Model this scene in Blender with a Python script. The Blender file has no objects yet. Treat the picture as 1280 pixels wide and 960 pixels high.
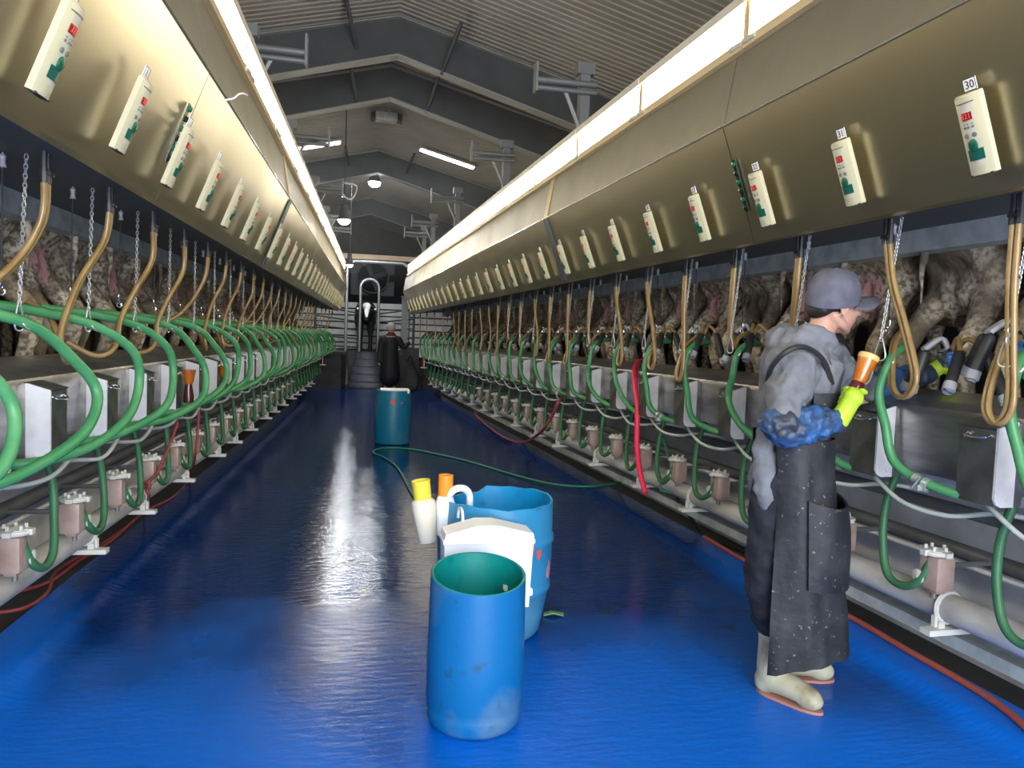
import bpy, bmesh, math, random
from mathutils import Vector, Matrix

random.seed(7)
SC = bpy.context.scene
COL = SC.collection
PI = math.pi
# ------------------------------------------------------------------ camera
F = 940.0                                  # focal length in pixels of the 1280 x 960 frame
PITCH, YAW, ROLL = -.0592, .2137, .0371
CAM = Vector((0, 0, 1.5))
_cy, _sy, _cp, _sp = math.cos(YAW), math.sin(YAW), math.cos(PITCH), math.sin(PITCH)
FW = Vector((_sy*_cp, _cy*_cp, _sp)); RT = Vector((_cy, -_sy, 0)); UP = RT.cross(FW)
_c, _s = math.cos(ROLL), math.sin(ROLL)
cam_data = bpy.data.cameras.new('camera'); cam = bpy.data.objects.new('camera', cam_data); COL.objects.link(cam)
cam_data.sensor_width = 36; cam_data.lens = F/1280*36; cam_data.clip_start = .05; cam_data.clip_end = 200
_r = RT*_c + UP*_s; _u = UP*_c - RT*_s
cam.matrix_world = Matrix(((_r.x, _u.x, -FW.x, CAM.x), (_r.y, _u.y, -FW.y, CAM.y), (_r.z, _u.z, -FW.z, CAM.z), (0, 0, 0, 1)))
SC.camera = cam
# ------------------------------------------------------------------ world and light
w = bpy.data.worlds.new('overcast_sky'); SC.world = w; w.use_nodes = True
w.node_tree.nodes['Background'].inputs[0].default_value = (.80, .88, 1.0, 1)
w.node_tree.nodes['Background'].inputs[1].default_value = 1.6
SC.view_settings.view_transform = 'Standard'; SC.view_settings.look = 'None'
SC.view_settings.exposure = 0.4; SC.view_settings.gamma = 1.0; SC.view_settings.use_curve_mapping = False
def area(name, loc, rot, sx, sy, power, col):
    d = bpy.data.lights.new(name, 'AREA'); d.shape = 'RECTANGLE'; d.size = sx; d.size_y = sy; d.energy = power; d.color = col
    o = bpy.data.objects.new(name, d); COL.objects.link(o); o.location = loc; o.rotation_euler = rot; return o
area('doorway_daylight', (.58, -3.9, 2.3), (PI/2*1.0, 0, 0), 4.6, 4.0, 620, (.9, .95, 1.0))
TUBE_STRENGTH = 13.0

# ------------------------------------------------------------------ the parlour's two converging sides
AX, ANG = .58, .0332                        # centre line and how much each side closes in along its length
CA, SA = math.cos(ANG), math.sin(ANG)
def sw(side, s, n, z):                      # s along the row, n outward from the centre line
    return Vector((AX + side*(n*CA - s*SA), s*CA + n*SA, z))
def ray(x, y):
    a, b = x-640, y-480
    X = _c*a + _s*b; Y = -_s*a + _c*b
    return FW + RT*(X/F) - UP*(Y/F)
def px(x, y, Y):                            # point seen at a pixel, at depth Y
    r = ray(x, y); return CAM + r*(Y/r.y)
def gnd(x, y, z=0.0):
    r = ray(x, y); return CAM + r*((z-1.5)/r.z)
def pn(side, x, y, n):                      # point seen at a pixel, at offset n of a side: (s, n, z)
    t = Vector((-side*SA, CA, 0)); o = Vector((side*CA, SA, 0)); O = Vector((AX, 0, 0)); r = ray(x, y)
    k = (n-(CAM-O).dot(o))/r.dot(o); P = CAM+r*k
    return ((P-O).dot(t), n, P.z)

# ------------------------------------------------------------------ mesh helpers
class MB:
    """collects shapes in (n, s, z) or plain (x, y, z) coordinates; side -1 mirrors x"""
    def __init__(self, side=1, o=(0, 0, 0)):
        self.v = []; self.f = []; self.m = []; self.side = side; self.o = o; self.mi = 0
    def add(self, vs, fs):
        b = len(self.v); ox, oy, oz = self.o
        for p in vs: self.v.append((self.side*(p[0]-ox), p[1]-oy, p[2]-oz))
        for f in fs: self.f.append(tuple(b+i for i in f)); self.m.append(self.mi)
    def box(self, c, d, rz=0, rx=0, ry=0, bev=0):
        hx, hy, hz = d[0]/2, d[1]/2, d[2]/2
        M = Matrix.Rotation(rz, 3, 'Z') @ Matrix.Rotation(ry, 3, 'Y') @ Matrix.Rotation(rx, 3, 'X')
        C = Vector(c)
        if bev <= 0:
            vs = [C+M@Vector((x*hx, y*hy, z*hz)) for x in (-1, 1) for y in (-1, 1) for z in (-1, 1)]
            self.add(vs, [(0,1,3,2),(4,6,7,5),(0,4,5,1),(2,3,7,6),(0,2,6,4),(1,5,7,3)])
        else:
            bm = bmesh.new(); bmesh.ops.create_cube(bm, size=1)
            for v in bm.verts: v.co = Vector((v.co.x*d[0], v.co.y*d[1], v.co.z*d[2]))
            bmesh.ops.bevel(bm, geom=bm.edges[:], offset=bev, segments=2, affect='EDGES', profile=.6)
            self.bm(bm, lambda p: C+M@p)
        return self
    def bm(self, bm, fn=lambda p: p):
        bm.verts.index_update()
        self.add([fn(v.co) for v in bm.verts], [[v.index for v in f.verts] for f in bm.faces]); bm.free(); return self
    def tube(self, pts, r, k=8, cap=True, flat=None):
        pts = [Vector(p) for p in pts]; n = len(pts)
        rs = r if isinstance(r, (list, tuple)) else [r]*n
        T = []
        for i in range(n):
            a = pts[min(i+1, n-1)]-pts[max(i-1, 0)]; T.append(a.normalized() if a.length > 1e-9 else Vector((0, 0, 1)))
        ref = Vector((0, 0, 1)) if abs(T[0].z) < .9 else Vector((1, 0, 0))
        U = (ref - T[0]*ref.dot(T[0])).normalized(); vs = []
        for i in range(n):
            U = (U - T[i]*U.dot(T[i])); U = U.normalized() if U.length > 1e-6 else T[i].orthogonal().normalized()
            V = T[i].cross(U)
            for j in range(k):
                a = 2*PI*j/k; vs.append(pts[i]+(U*math.cos(a)+V*math.sin(a))*rs[i])
        fs = [(i*k+j, i*k+(j+1) % k, (i+1)*k+(j+1) % k, (i+1)*k+j) for i in range(n-1) for j in range(k)]
        if cap: fs += [tuple(range(k-1, -1, -1)), tuple((n-1)*k+j for j in range(k))]
        self.add(vs, fs); return self
    def cyl(self, a, b, r, k=12): return self.tube([a, b], r, k)
    def torus(self, c, R, r, ax='z', k=20, kk=6, sq=(1, 1), M=None):
        P = []
        for i in range(k):
            a = 2*PI*i/k; x, y = R*math.cos(a)*sq[0], R*math.sin(a)*sq[1]
            P.append({'z': (x, y, 0), 'x': (0, x, y), 'y': (x, 0, y)}[ax])
        vs = []; C = Vector(c)
        for i in range(k):
            p = Vector(P[i]); t = (Vector(P[(i+1) % k])-Vector(P[i-1])).normalized()
            nrm = {'z': Vector((0, 0, 1)), 'x': Vector((1, 0, 0)), 'y': Vector((0, 1, 0))}[ax]; q = t.cross(nrm)
            for j in range(kk):
                a = 2*PI*j/kk; w_ = p+(q*math.cos(a)+nrm*math.sin(a))*r
                vs.append(C+(M@w_ if M else w_))
        fs = [(i*kk+j, i*kk+(j+1) % kk, ((i+1) % k)*kk+(j+1) % kk, ((i+1) % k)*kk+j) for i in range(k) for j in range(kk)]
        self.add(vs, fs); return self
    def lathe(self, prof, c=(0, 0, 0), k=24, M=None, wob=None):
        C = Vector(c); vs = []
        for r, z in prof:
            for j in range(k):
                a = 2*PI*j/k; p = Vector((r*math.cos(a), r*math.sin(a), z+(wob(a, z) if wob else 0)))
                vs.append(C+(M@p if M else p))
        n = len(prof)
        fs = [(i*k+j, i*k+(j+1) % k, (i+1)*k+(j+1) % k, (i+1)*k+j) for i in range(n-1) for j in range(k)]
        self.add(vs, fs); return self
    def ball(self, c, r, k=12, M=None):
        rx, ry, rz = r if isinstance(r, (list, tuple)) else (r, r, r)
        bm = bmesh.new(); bmesh.ops.create_uvsphere(bm, u_segments=k, v_segments=max(6, k*2//3), radius=1)
        C = Vector(c)
        return self.bm(bm, lambda p: C+(M@Vector((p.x*rx, p.y*ry, p.z*rz)) if M else Vector((p.x*rx, p.y*ry, p.z*rz))))
    def extrude(self, poly, axis, a, b):     # poly of 2D points swept along an axis between a and b
        def P(p, t):
            return {'y': (p[0], t, p[1]), 'x': (t, p[0], p[1]), 'z': (p[0], p[1], t)}[axis]
        n = len(poly)
        vs = [P(p, a) for p in poly]+[P(p, b) for p in poly]
        fs = [(i, (i+1) % n, n+(i+1) % n, n+i) for i in range(n)]+[tuple(range(n-1, -1, -1)), tuple(range(n, 2*n))]
        self.add(vs, fs); return self
    def sheet(self, prof, a, b, th, axis='y', seg=1):   # open profile with thickness swept along y
        n = len(prof); off = []
        for i in range(n):
            p0, p1 = prof[max(i-1, 0)], prof[min(i+1, n-1)]
            d = Vector((p1[0]-p0[0], p1[1]-p0[1])); d.normalize(); off.append((prof[i][0]-d.y*th, prof[i][1]+d.x*th))
        poly = list(prof)+off[::-1]
        m = len(poly); vs = []; fs = []
        for q in range(seg+1):
            t = a+(b-a)*q/seg
            vs += [(p[0], t, p[1]) for p in poly]
        for q in range(seg):
            fs += [(q*m+i, q*m+(i+1) % m, (q+1)*m+(i+1) % m, (q+1)*m+i) for i in range(m)]
        for q in (0, seg):
            fs += [(q*m+i, q*m+i+1, q*m+m-2-i, q*m+m-1-i) for i in range(n-1)]
        self.add(vs, fs); return self
    def data(self, name, mats, smooth=True, ang=40):
        me = bpy.data.meshes.new(name); me.from_pydata([tuple(p) for p in self.v], [], self.f)
        if not isinstance(mats, (list, tuple)): mats = [mats]
        for m in mats: me.materials.append(m)
        if len(mats) > 1: me.polygons.foreach_set('material_index', self.m)
        b = bmesh.new(); b.from_mesh(me); bmesh.ops.recalc_face_normals(b, faces=b.faces[:]); b.to_mesh(me); b.free()
        if smooth:
            me.polygons.foreach_set('use_smooth', [True]*len(me.polygons)); me.set_sharp_from_angle(angle=math.radians(ang))
        me.update(); return me
    def build(self, name, mats, parent=None, smooth=True, ang=40, **kw):
        return place(name, self.data(name, mats, smooth, ang), parent, **kw)

def place(name, me, parent=None, loc=None, rz=0, label=None, cat=None, group=None, kind=None):
    o = bpy.data.objects.new(name, me); COL.objects.link(o)
    if parent: o.parent = parent
    if loc is not None: o.location = loc
    if rz: o.rotation_euler = (0, 0, rz)
    tag(o, label, cat, group, kind); return o
def tag(o, label=None, cat=None, group=None, kind=None):
    if label: o['label'] = label
    if cat: o['category'] = cat
    if group: o['group'] = group
    if kind: o['kind'] = kind
    return o
def thing(name, loc, label, cat, group=None, rz=0):
    return place(name, None, None, loc, rz, label, cat, group)
def spawn(spec, loc, rz, label, cat, group):
    """spec = (name, mesh, [(part, mesh, [(subpart, mesh), ...]), ...]): the thing and each part as an object of its own"""
    r = place(spec[0], spec[1], None, loc, rz, label, cat, group)
    for p in spec[2]:
        q = place(p[0], p[1], r)
        for u in (p[2] if len(p) > 2 else ()): place(u[0], u[1], q)
    return r
def spl(pts, n=6):                           # Catmull-Rom through the points
    P = [Vector(p) for p in pts]; out = []
    for i in range(len(P)-1):
        a, b, c, d = P[max(i-1, 0)], P[i], P[i+1], P[min(i+2, len(P)-1)]
        for j in range(n):
            t = j/n; out.append(.5*((2*b)+(c-a)*t+(2*a-5*b+4*c-d)*t*t+(3*b-a-3*c+d)*t**3))
    out.append(P[-1]); return out
def blob(name, mb, voxel, mats, smooth_it=6, dec=None, crease=None):   # overlapping shapes melted into one continuous skin
    me = bpy.data.meshes.new('tmp'); me.from_pydata([tuple(p) for p in mb.v], [], mb.f)
    b = bmesh.new(); b.from_mesh(me); bmesh.ops.recalc_face_normals(b, faces=b.faces[:]); b.to_mesh(me); b.free()
    o = bpy.data.objects.new('tmp', me); COL.objects.link(o)
    m = o.modifiers.new('r', 'REMESH'); m.mode = 'VOXEL'; m.voxel_size = voxel
    s = o.modifiers.new('s', 'SMOOTH'); s.factor = .5; s.iterations = smooth_it
    if dec: d = o.modifiers.new('d', 'DECIMATE'); d.ratio = dec
    if crease:                                # cloth creases
        tx = bpy.data.textures.new('crease', 'CLOUDS'); tx.noise_scale = crease[1]; tx.noise_depth = 2
        d = o.modifiers.new('c', 'DISPLACE'); d.texture = tx; d.strength = crease[0]; d.mid_level = .5; d.texture_coords = 'LOCAL'
    dg = bpy.context.evaluated_depsgraph_get(); dg.update()
    r = bpy.data.meshes.new_from_object(o.evaluated_get(dg)); r.name = name
    bpy.data.objects.remove(o); bpy.data.meshes.remove(me)
    r.materials.clear()
    for q in (mats if isinstance(mats, (list, tuple)) else [mats]): r.materials.append(q)
    r.polygons.foreach_set('use_smooth', [True]*len(r.polygons)); r.update(); return r
def text_mesh(name, s, size, mat, M):
    c = bpy.data.curves.new(name, 'FONT'); c.body = s; c.size = size; c.align_x = 'CENTER'; c.align_y = 'CENTER'; c.extrude = .0006
    c.resolution_u = 3
    o = bpy.data.objects.new('tmp', c); COL.objects.link(o); dg = bpy.context.evaluated_depsgraph_get(); dg.update()
    me = bpy.data.meshes.new_from_object(o.evaluated_get(dg)); me.name = name
    bpy.data.objects.remove(o); bpy.data.curves.remove(c); me.transform(M); me.materials.clear(); me.materials.append(mat); return me
ORD = ['first', 'second', 'third', 'fourth', 'fifth', 'sixth', 'seventh', 'eighth', 'ninth', 'tenth', 'eleventh', 'twelfth', 'thirteenth', 'fourteenth', 'fifteenth', 'sixteenth', 'seventeenth', 'eighteenth', 'nineteenth', 'twentieth', 'twenty-first', 'twenty-second', 'twenty-third', 'twenty-fourth', 'twenty-fifth', 'twenty-sixth', 'twenty-seventh', 'twenty-eighth', 'twenty-ninth', 'thirtieth']

# ------------------------------------------------------------------ materials
def mat(name, col, rough=.5, metal=0, var=None, scale=6, detail=4, bump=0, bscale=None, spec=.5, rvar=0, stretch=(1, 1, 1), emit=None, alpha=None, trans=0, fac=(.4, .65), coat=0, rand=False):
    m = bpy.data.materials.new(name); m.use_nodes = True; nt = m.node_tree; N = nt.nodes; L = nt.links
    b = N['Principled BSDF']
    b.inputs['Base Color'].default_value = (*col, 1); b.inputs['Roughness'].default_value = rough; b.inputs['Metallic'].default_value = metal
    b.inputs['Specular IOR Level'].default_value = spec
    if coat: b.inputs['Coat Weight'].default_value = coat; b.inputs['Coat Roughness'].default_value = .08
    if trans: b.inputs['Transmission Weight'].default_value = trans
    if emit: b.inputs['Emission Color'].default_value = (*emit[0], 1); b.inputs['Emission Strength'].default_value = emit[1]
    if var or bump or rvar:
        tc = N.new('ShaderNodeTexCoord'); mp = N.new('ShaderNodeMapping'); mp.inputs['Scale'].default_value = stretch
        L.new(tc.outputs['Object'], mp.inputs['Vector']); co = mp.outputs['Vector']
        if rand:
            oi = N.new('ShaderNodeObjectInfo'); ad = N.new('ShaderNodeVectorMath'); ad.operation = 'ADD'
            ml = N.new('ShaderNodeMath'); ml.operation = 'MULTIPLY'; ml.inputs[1].default_value = 37.0
            L.new(oi.outputs['Random'], ml.inputs[0]); L.new(mp.outputs['Vector'], ad.inputs[0]); L.new(ml.outputs[0], ad.inputs[1]); co = ad.outputs[0]
        nz = N.new('ShaderNodeTexNoise'); nz.inputs['Scale'].default_value = scale; nz.inputs['Detail'].default_value = detail; L.new(co, nz.inputs['Vector'])
        if var:
            r = N.new('ShaderNodeValToRGB'); r.color_ramp.elements[0].color = (*col, 1); r.color_ramp.elements[1].color = (*var, 1)
            r.color_ramp.elements[0].position = fac[0]; r.color_ramp.elements[1].position = fac[1]
            L.new(nz.outputs['Fac'], r.inputs['Fac']); L.new(r.outputs['Color'], b.inputs['Base Color'])
        if rvar:
            mr = N.new('ShaderNodeMapRange'); mr.inputs['From Min'].default_value = .3; mr.inputs['From Max'].default_value = .7
            mr.inputs['To Min'].default_value = max(.02, rough-rvar); mr.inputs['To Max'].default_value = rough+rvar
            L.new(nz.outputs['Fac'], mr.inputs['Value']); L.new(mr.outputs['Result'], b.inputs['Roughness'])
        if bump:
            n2 = N.new('ShaderNodeTexNoise'); n2.inputs['Scale'].default_value = bscale or scale*4; n2.inputs['Detail'].default_value = 3; L.new(co, n2.inputs['Vector'])
            bp = N.new('ShaderNodeBump'); bp.inputs['Strength'].default_value = bump; bp.inputs['Distance'].default_value = .01
            L.new(n2.outputs['Fac'], bp.inputs['Height']); L.new(bp.outputs['Normal'], b.inputs['Normal'])
    return m

M = {}
M['steel'] = mat('brushed_steel_cover', (.60, .53, .37), .31, 1, var=(.46, .405, .285), scale=.9, detail=2, rvar=.03)
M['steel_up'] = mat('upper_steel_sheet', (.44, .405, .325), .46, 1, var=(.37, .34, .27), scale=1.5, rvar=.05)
M['steel_dark'] = mat('stained_steel', (.30, .29, .27), .42, .9, var=(.16, .155, .14), scale=7, bump=.1, rvar=.1)
M['pan'] = mat('splash_pan_steel', (.40, .385, .375), .36, .8, var=(.22, .21, .205), scale=4, stretch=(1, .6, 3), bump=.06, rvar=.08)
M['galv'] = mat('galvanised_beam', (.58, .62, .60), .5, .2, var=(.40, .44, .44), scale=9, rvar=.1)
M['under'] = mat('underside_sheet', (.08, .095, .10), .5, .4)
M['white_plate'] = mat('pale_side_plate', (.72, .70, .69), .45, .15, var=(.58, .56, .55), scale=8)
M['chrome'] = mat('bright_steel', (.75, .74, .72), .22, 1)
M['wire'] = mat('galvanised_wire', (.66, .66, .62), .35, .7)
M['green'] = mat('green_hose', (.048, .235, .085), .42, 0, var=(.085, .30, .115), scale=7, rand=True, rvar=.08)
M['green_dark'] = mat('dark_green_hose', (.03, .13, .055), .5, 0, var=(.045, .165, .075), scale=6, rand=True)
M['white_hose'] = mat('white_hose', (.52, .56, .50), .5, 0, var=(.42, .45, .40), scale=5)
M['amber'] = mat('amber_rubber', (.35, .225, .085), .28, 0, var=(.25, .15, .05), scale=10, spec=.6, rand=True)
M['black'] = mat('black_rubber', (.018, .018, .019), .45, 0, var=(.035, .035, .035), scale=12)
M['grey_cup'] = mat('grey_cup_end', (.38, .38, .40), .4)
M['cord'] = mat('black_cord', (.02, .02, .02), .7)
M['conc'] = mat('pit_wall_concrete', (.74, .73, .70), .8, 0, var=(.52, .51, .49), scale=3, bump=.2, bscale=20)
M['deck'] = mat('deck_concrete', (.10, .09, .075), .85, 0, var=(.06, .05, .04), scale=5)
M['pipe'] = mat('grimy_plastic_pipe', (.66, .64, .60), .5, 0, var=(.42, .40, .37), scale=5, stretch=(1, .5, 1), bump=.08)
M['pipe2'] = mat('grey_steel_pipe', (.22, .22, .22), .5, .4, var=(.15, .15, .15), scale=4)
M['clampw'] = mat('white_clamp_plastic', (.66, .65, .60), .5)
M['rubber_floor'] = mat('black_gutter_rubber', (.016, .015, .014), .55, 0, var=(.03, .028, .025), scale=6, bump=.1)
M['cream'] = mat('cream_plastic', (.52, .48, .31), .45)
M['face'] = mat('cream_face_print', (.53, .50, .37), .5)
M['led'] = mat('red_display', (.20, .010, .012), .35, emit=((.9, .03, .03), .05))
M['digit'] = mat('red_digits', (.6, .05, .04), .4, emit=((1, .15, .1), .25))
M['btn_green'] = mat('green_button', (.004, .085, .04), .4)
M['btn_blue'] = mat('teal_button_plate', (.004, .09, .06), .4)
M['btn_grey'] = mat('grey_button', (.16, .17, .13), .5)
M['paper'] = mat('white_number_plate', (.82, .81, .78), .5)
M['ink'] = mat('black_print_and_shade', (.02, .02, .02), .6)
M['tube'] = mat('lit_fluorescent_lens', (.9, .9, .85), .5, emit=((1.0, .93, .74), TUBE_STRENGTH))
M['housing'] = mat('lamp_housing', (.50, .46, .38), .45, .2)
M['lip'] = mat('lamp_lip', (.62, .48, .28), .4, .3)
M['frame'] = mat('painted_steel_frame', (.085, .09, .095), .6, .2, var=(.065, .068, .072), scale=2)
M['flange'] = mat('frame_flange', (.36, .35, .32), .6, .1)
M['ceil'] = mat('ceiling_sheet', (.42, .395, .34), .55, .1, var=(.36, .335, .285), scale=1)
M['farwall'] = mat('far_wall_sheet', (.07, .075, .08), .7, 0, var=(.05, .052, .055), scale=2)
M['post'] = mat('grey_post_paint', (.20, .205, .205), .5, .4)
M['wood'] = mat('timber_beam', (.50, .36, .24), .6, 0, var=(.42, .29, .19), scale=6, stretch=(1, 8, 8))
M['red'] = mat('red_hose', (.90, .03, .10), .4)
M['redcable'] = mat('dull_red_cable', (.27, .045, .05), .5)
M['brick'] = mat('orange_red_hose', (.40, .085, .06), .5)
M['thin_green'] = mat('thin_green_hose', (.03, .24, .13), .45)

# special materials -------------------------------------------------
def floor_mat():
    m = bpy.data.materials.new('wet_blue_mat'); m.use_nodes = True; nt = m.node_tree; N = nt.nodes; L = nt.links; b = N['Principled BSDF']
    tc = N.new('ShaderNodeTexCoord')
    def noise(scale, detail, st=(1, 1, 1)):
        mp = N.new('ShaderNodeMapping'); mp.inputs['Scale'].default_value = st; L.new(tc.outputs['Object'], mp.inputs['Vector'])
        n = N.new('ShaderNodeTexNoise'); n.inputs['Scale'].default_value = scale; n.inputs['Detail'].default_value = detail; L.new(mp.outputs[0], n.inputs['Vector']); return n
    def math_(op, a, b_, clamp=False):
        q = N.new('ShaderNodeMath'); q.operation = op; q.use_clamp = clamp
        for i, v in enumerate((a, b_)):
            if isinstance(v, (int, float)): q.inputs[i].default_value = v
            else: L.new(v, q.inputs[i])
        return q.outputs[0]
    def mix(f, c1, c2):
        q = N.new('ShaderNodeMixRGB')
        for i, v in enumerate((f, c1, c2)):
            if isinstance(v, tuple): q.inputs[i].default_value = (*v, 1)
            elif isinstance(v, (int, float)): q.inputs[i].default_value = v
            else: L.new(v, q.inputs[i])
        return q.outputs[0]
    sp = N.new('ShaderNodeSeparateXYZ'); L.new(tc.outputs['Object'], sp.inputs[0])
    n1 = noise(.9, 5, (1, .6, 1)).outputs['Fac']; n2 = noise(4.5, 5, (1, .7, 1)).outputs['Fac']; n3 = noise(11, 6, (.8, 2.4, 1)).outputs['Fac']
    # the hosed-down middle of the pit is wet; the near end and the outer strips have dried
    along = math_('MULTIPLY', math_('SUBTRACT', sp.outputs['Y'], 2.6), .62)
    across = math_('MULTIPLY', math_('SUBTRACT', math_('ABSOLUTE', math_('SUBTRACT', sp.outputs['X'], .58), 0), 1.75), 3.0)
    wet = math_('SUBTRACT', math_('ADD', along, math_('MULTIPLY', math_('SUBTRACT', n1, .5), 3.2)), math_('MAXIMUM', across, 0.0), True)
    dirt = N.new('ShaderNodeValToRGB'); dirt.color_ramp.elements[0].position = .60; dirt.color_ramp.elements[1].position = .72
    dirt.color_ramp.elements[0].color = (0, 0, 0, 1); dirt.color_ramp.elements[1].color = (.6, .6, .6, 1); L.new(n2, dirt.inputs['Fac'])
    dry = mix(n1, (.0, .115, .56), (.0, .17, .80)); wetc = mix(n1, (.0, .018, .11), (.0, .036, .20))
    col = mix(math_('MULTIPLY', dirt.outputs[0], wet), mix(wet, dry, wetc), (.006, .02, .03))
    L.new(col, b.inputs['Base Color'])
    rg = math_('ADD', math_('MULTIPLY', math_('SUBTRACT', 1.0, wet), .34), math_('ADD', .035, math_('MULTIPLY', n2, .06)))
    L.new(rg, b.inputs['Roughness'])
    bp = N.new('ShaderNodeBump'); bp.inputs['Strength'].default_value = .55; bp.inputs['Distance'].default_value = .008
    L.new(n3, bp.inputs['Height']); L.new(bp.outputs[0], b.inputs['Normal'])
    b.inputs['Specular IOR Level'].default_value = .3
    return m
M['floor'] = floor_mat()
def cow_mat(name, a, bcol, dirt, udder):
    m = bpy.data.materials.new(name); m.use_nodes = True; nt = m.node_tree; N = nt.nodes; L = nt.links; b = N['Principled BSDF']
    tc = N.new('ShaderNodeTexCoord'); oi = N.new('ShaderNodeObjectInfo')
    ml = N.new('ShaderNodeMath'); ml.operation = 'MULTIPLY'; ml.inputs[1].default_value = 53.0; L.new(oi.outputs['Random'], ml.inputs[0])
    ad = N.new('ShaderNodeVectorMath'); L.new(tc.outputs['Object'], ad.inputs[0]); L.new(ml.outputs[0], ad.inputs[1])
    n1 = N.new('ShaderNodeTexNoise'); n1.inputs['Scale'].default_value = 2.6; n1.inputs['Detail'].default_value = 2; L.new(ad.outputs[0], n1.inputs['Vector'])
    r1 = N.new('ShaderNodeValToRGB'); r1.color_ramp.elements[0].position = .42; r1.color_ramp.elements[1].position = .58
    r1.color_ramp.elements[0].color = (*a, 1); r1.color_ramp.elements[1].color = (*bcol, 1); L.new(n1.outputs['Fac'], r1.inputs['Fac'])
    n2 = N.new('ShaderNodeTexNoise'); n2.inputs['Scale'].default_value = 34; n2.inputs['Detail'].default_value = 8; L.new(ad.outputs[0], n2.inputs['Vector'])
    r2 = N.new('ShaderNodeValToRGB'); r2.color_ramp.elements[0].position = .42; r2.color_ramp.elements[1].position = .60
    r2.color_ramp.elements[0].color = (0, 0, 0, 1); r2.color_ramp.elements[1].color = (.9, .9, .9, 1); L.new(n2.outputs['Fac'], r2.inputs['Fac'])
    mx = N.new('ShaderNodeMixRGB'); mx.inputs[2].default_value = (*dirt, 1); L.new(r2.outputs[0], mx.inputs[0]); L.new(r1.outputs[0], mx.inputs[1])
    out = mx.outputs[0]
    if udder:                                # bare pink skin of the udder
        dv = N.new('ShaderNodeVectorMath'); dv.operation = 'DISTANCE'; dv.inputs[1].default_value = udder
        L.new(tc.outputs['Object'], dv.inputs[0])
        dn = N.new('ShaderNodeMath'); dn.operation = 'MULTIPLY_ADD'; dn.inputs[1].default_value = .22; L.new(n2.outputs['Fac'], dn.inputs[0]); L.new(dv.outputs['Value'], dn.inputs[2])
        lt = N.new('ShaderNodeMath'); lt.operation = 'LESS_THAN'; lt.inputs[1].default_value = .25; L.new(dn.outputs[0], lt.inputs[0])
        m3 = N.new('ShaderNodeMixRGB'); m3.inputs[2].default_value = (.66, .36, .33, 1); L.new(lt.outputs[0], m3.inputs[0]); L.new(out, m3.inputs[1]); out = m3.outputs[0]
    L.new(out, b.inputs['Base Color']); b.inputs['Roughness'].default_value = .85
    bp = N.new('ShaderNodeBump'); bp.inputs['Strength'].default_value = .5; bp.inputs['Distance'].default_value = .02
    L.new(n2.outputs['Fac'], bp.inputs['Height']); L.new(bp.outputs[0], b.inputs['Normal'])
    return m

# ================================================================== setting
S0, S1 = -3.6, 20.6                           # near and far end of the rows
ROW_END = 19.0
def prof_strip(name, prof, m, kind='structure', parent=None, s0=S0, s1=S1, seg=1, sides=(-1, 1), th=.012, **kw):
    for sd in sides:
        mb = MB(); n = len(prof); vs = []; fs = []
        for q in range(seg+1):
            s = s0+(s1-s0)*q/seg
            for p in prof: vs.append(sw(sd, s, p[0], p[1]))
        for q in range(seg):
            fs += [(q*n+i, q*n+i+1, (q+1)*n+i+1, (q+1)*n+i) for i in range(n-1)]
        mb.add(vs, fs)
        mb.build(name+('_left' if sd < 0 else '_right'), m, parent, kind=kind, **kw)

# floor: one blue mat with a rounded raised shoulder on each side
mb = MB(); NS = 30
prof = [(-2.27, .045), (-2.2, .045), (-2.085, .045), (-2.055, .042), (-2.03, .034), (-2.0, .02), (-1.97, .009), (-1.93, .002), (-1.85, 0), (-.9, 0)]
prof = prof+[(0, 0)]+[(-a, b) for a, b in prof[::-1]]
vs = []
for q in range(NS+1):
    s = S0+(20.75-S0)*q/NS
    for n_, z_ in prof:
        sd = -1 if n_ < 0 else 1
        e_ = (1.85*CA-s*SA)/1.85                      # the middle narrows with the sides
        x_ = AX+(n_*e_ if abs(n_) <= 1.85 else sd*(abs(n_)*CA-s*SA)); vs.append(Vector((x_, s, z_)))
k = len(prof)
mb.add(vs, [(q*k+i, q*k+i+1, (q+1)*k+i+1, (q+1)*k+i) for q in range(NS) for i in range(k-1)])
mb.add([sw(-1, S0, 2.27, -.1), sw(1, S0, 2.27, -.1), sw(1, 20.75, 2.27, -.1), sw(-1, 20.75, 2.27, -.1)], [(0, 1, 2, 3)])
for sd in (-1, 1):
    a, b = sw(sd, S0, 2.27, .045), sw(sd, 20.75, 2.27, .045); a.y = S0; b.y = 20.75
    a2, b2 = a.copy(), b.copy(); a2.z = b2.z = -.1; mb.add([a, b, b2, a2], [(0, 1, 2, 3)])
mb.build('floor', M['floor'], kind='structure', label='wet glossy blue rubber mat covering the whole pit floor')
prof_strip('floor_gutter', [(2.2, -.03), (2.62, -.03)], M['rubber_floor'], label='black gutter between the blue floor and the pit wall')
prof_strip('wall_pit', [(2.6, -.05), (2.6, .93), (2.02, .93), (2.02, 1.0), (4.9, 1.0)], M['conc'], label='grey concrete pit wall under the cow deck')
prof_strip('floor_deck', [(2.02, 1.004), (4.9, 1.004)], M['deck'], label='dirty concrete deck on which the cows stand')
prof_strip('wall_stall', [(4.9, 1.0), (4.9, 3.2)], M['farwall'], label='dark wall in front of the cows')

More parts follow.
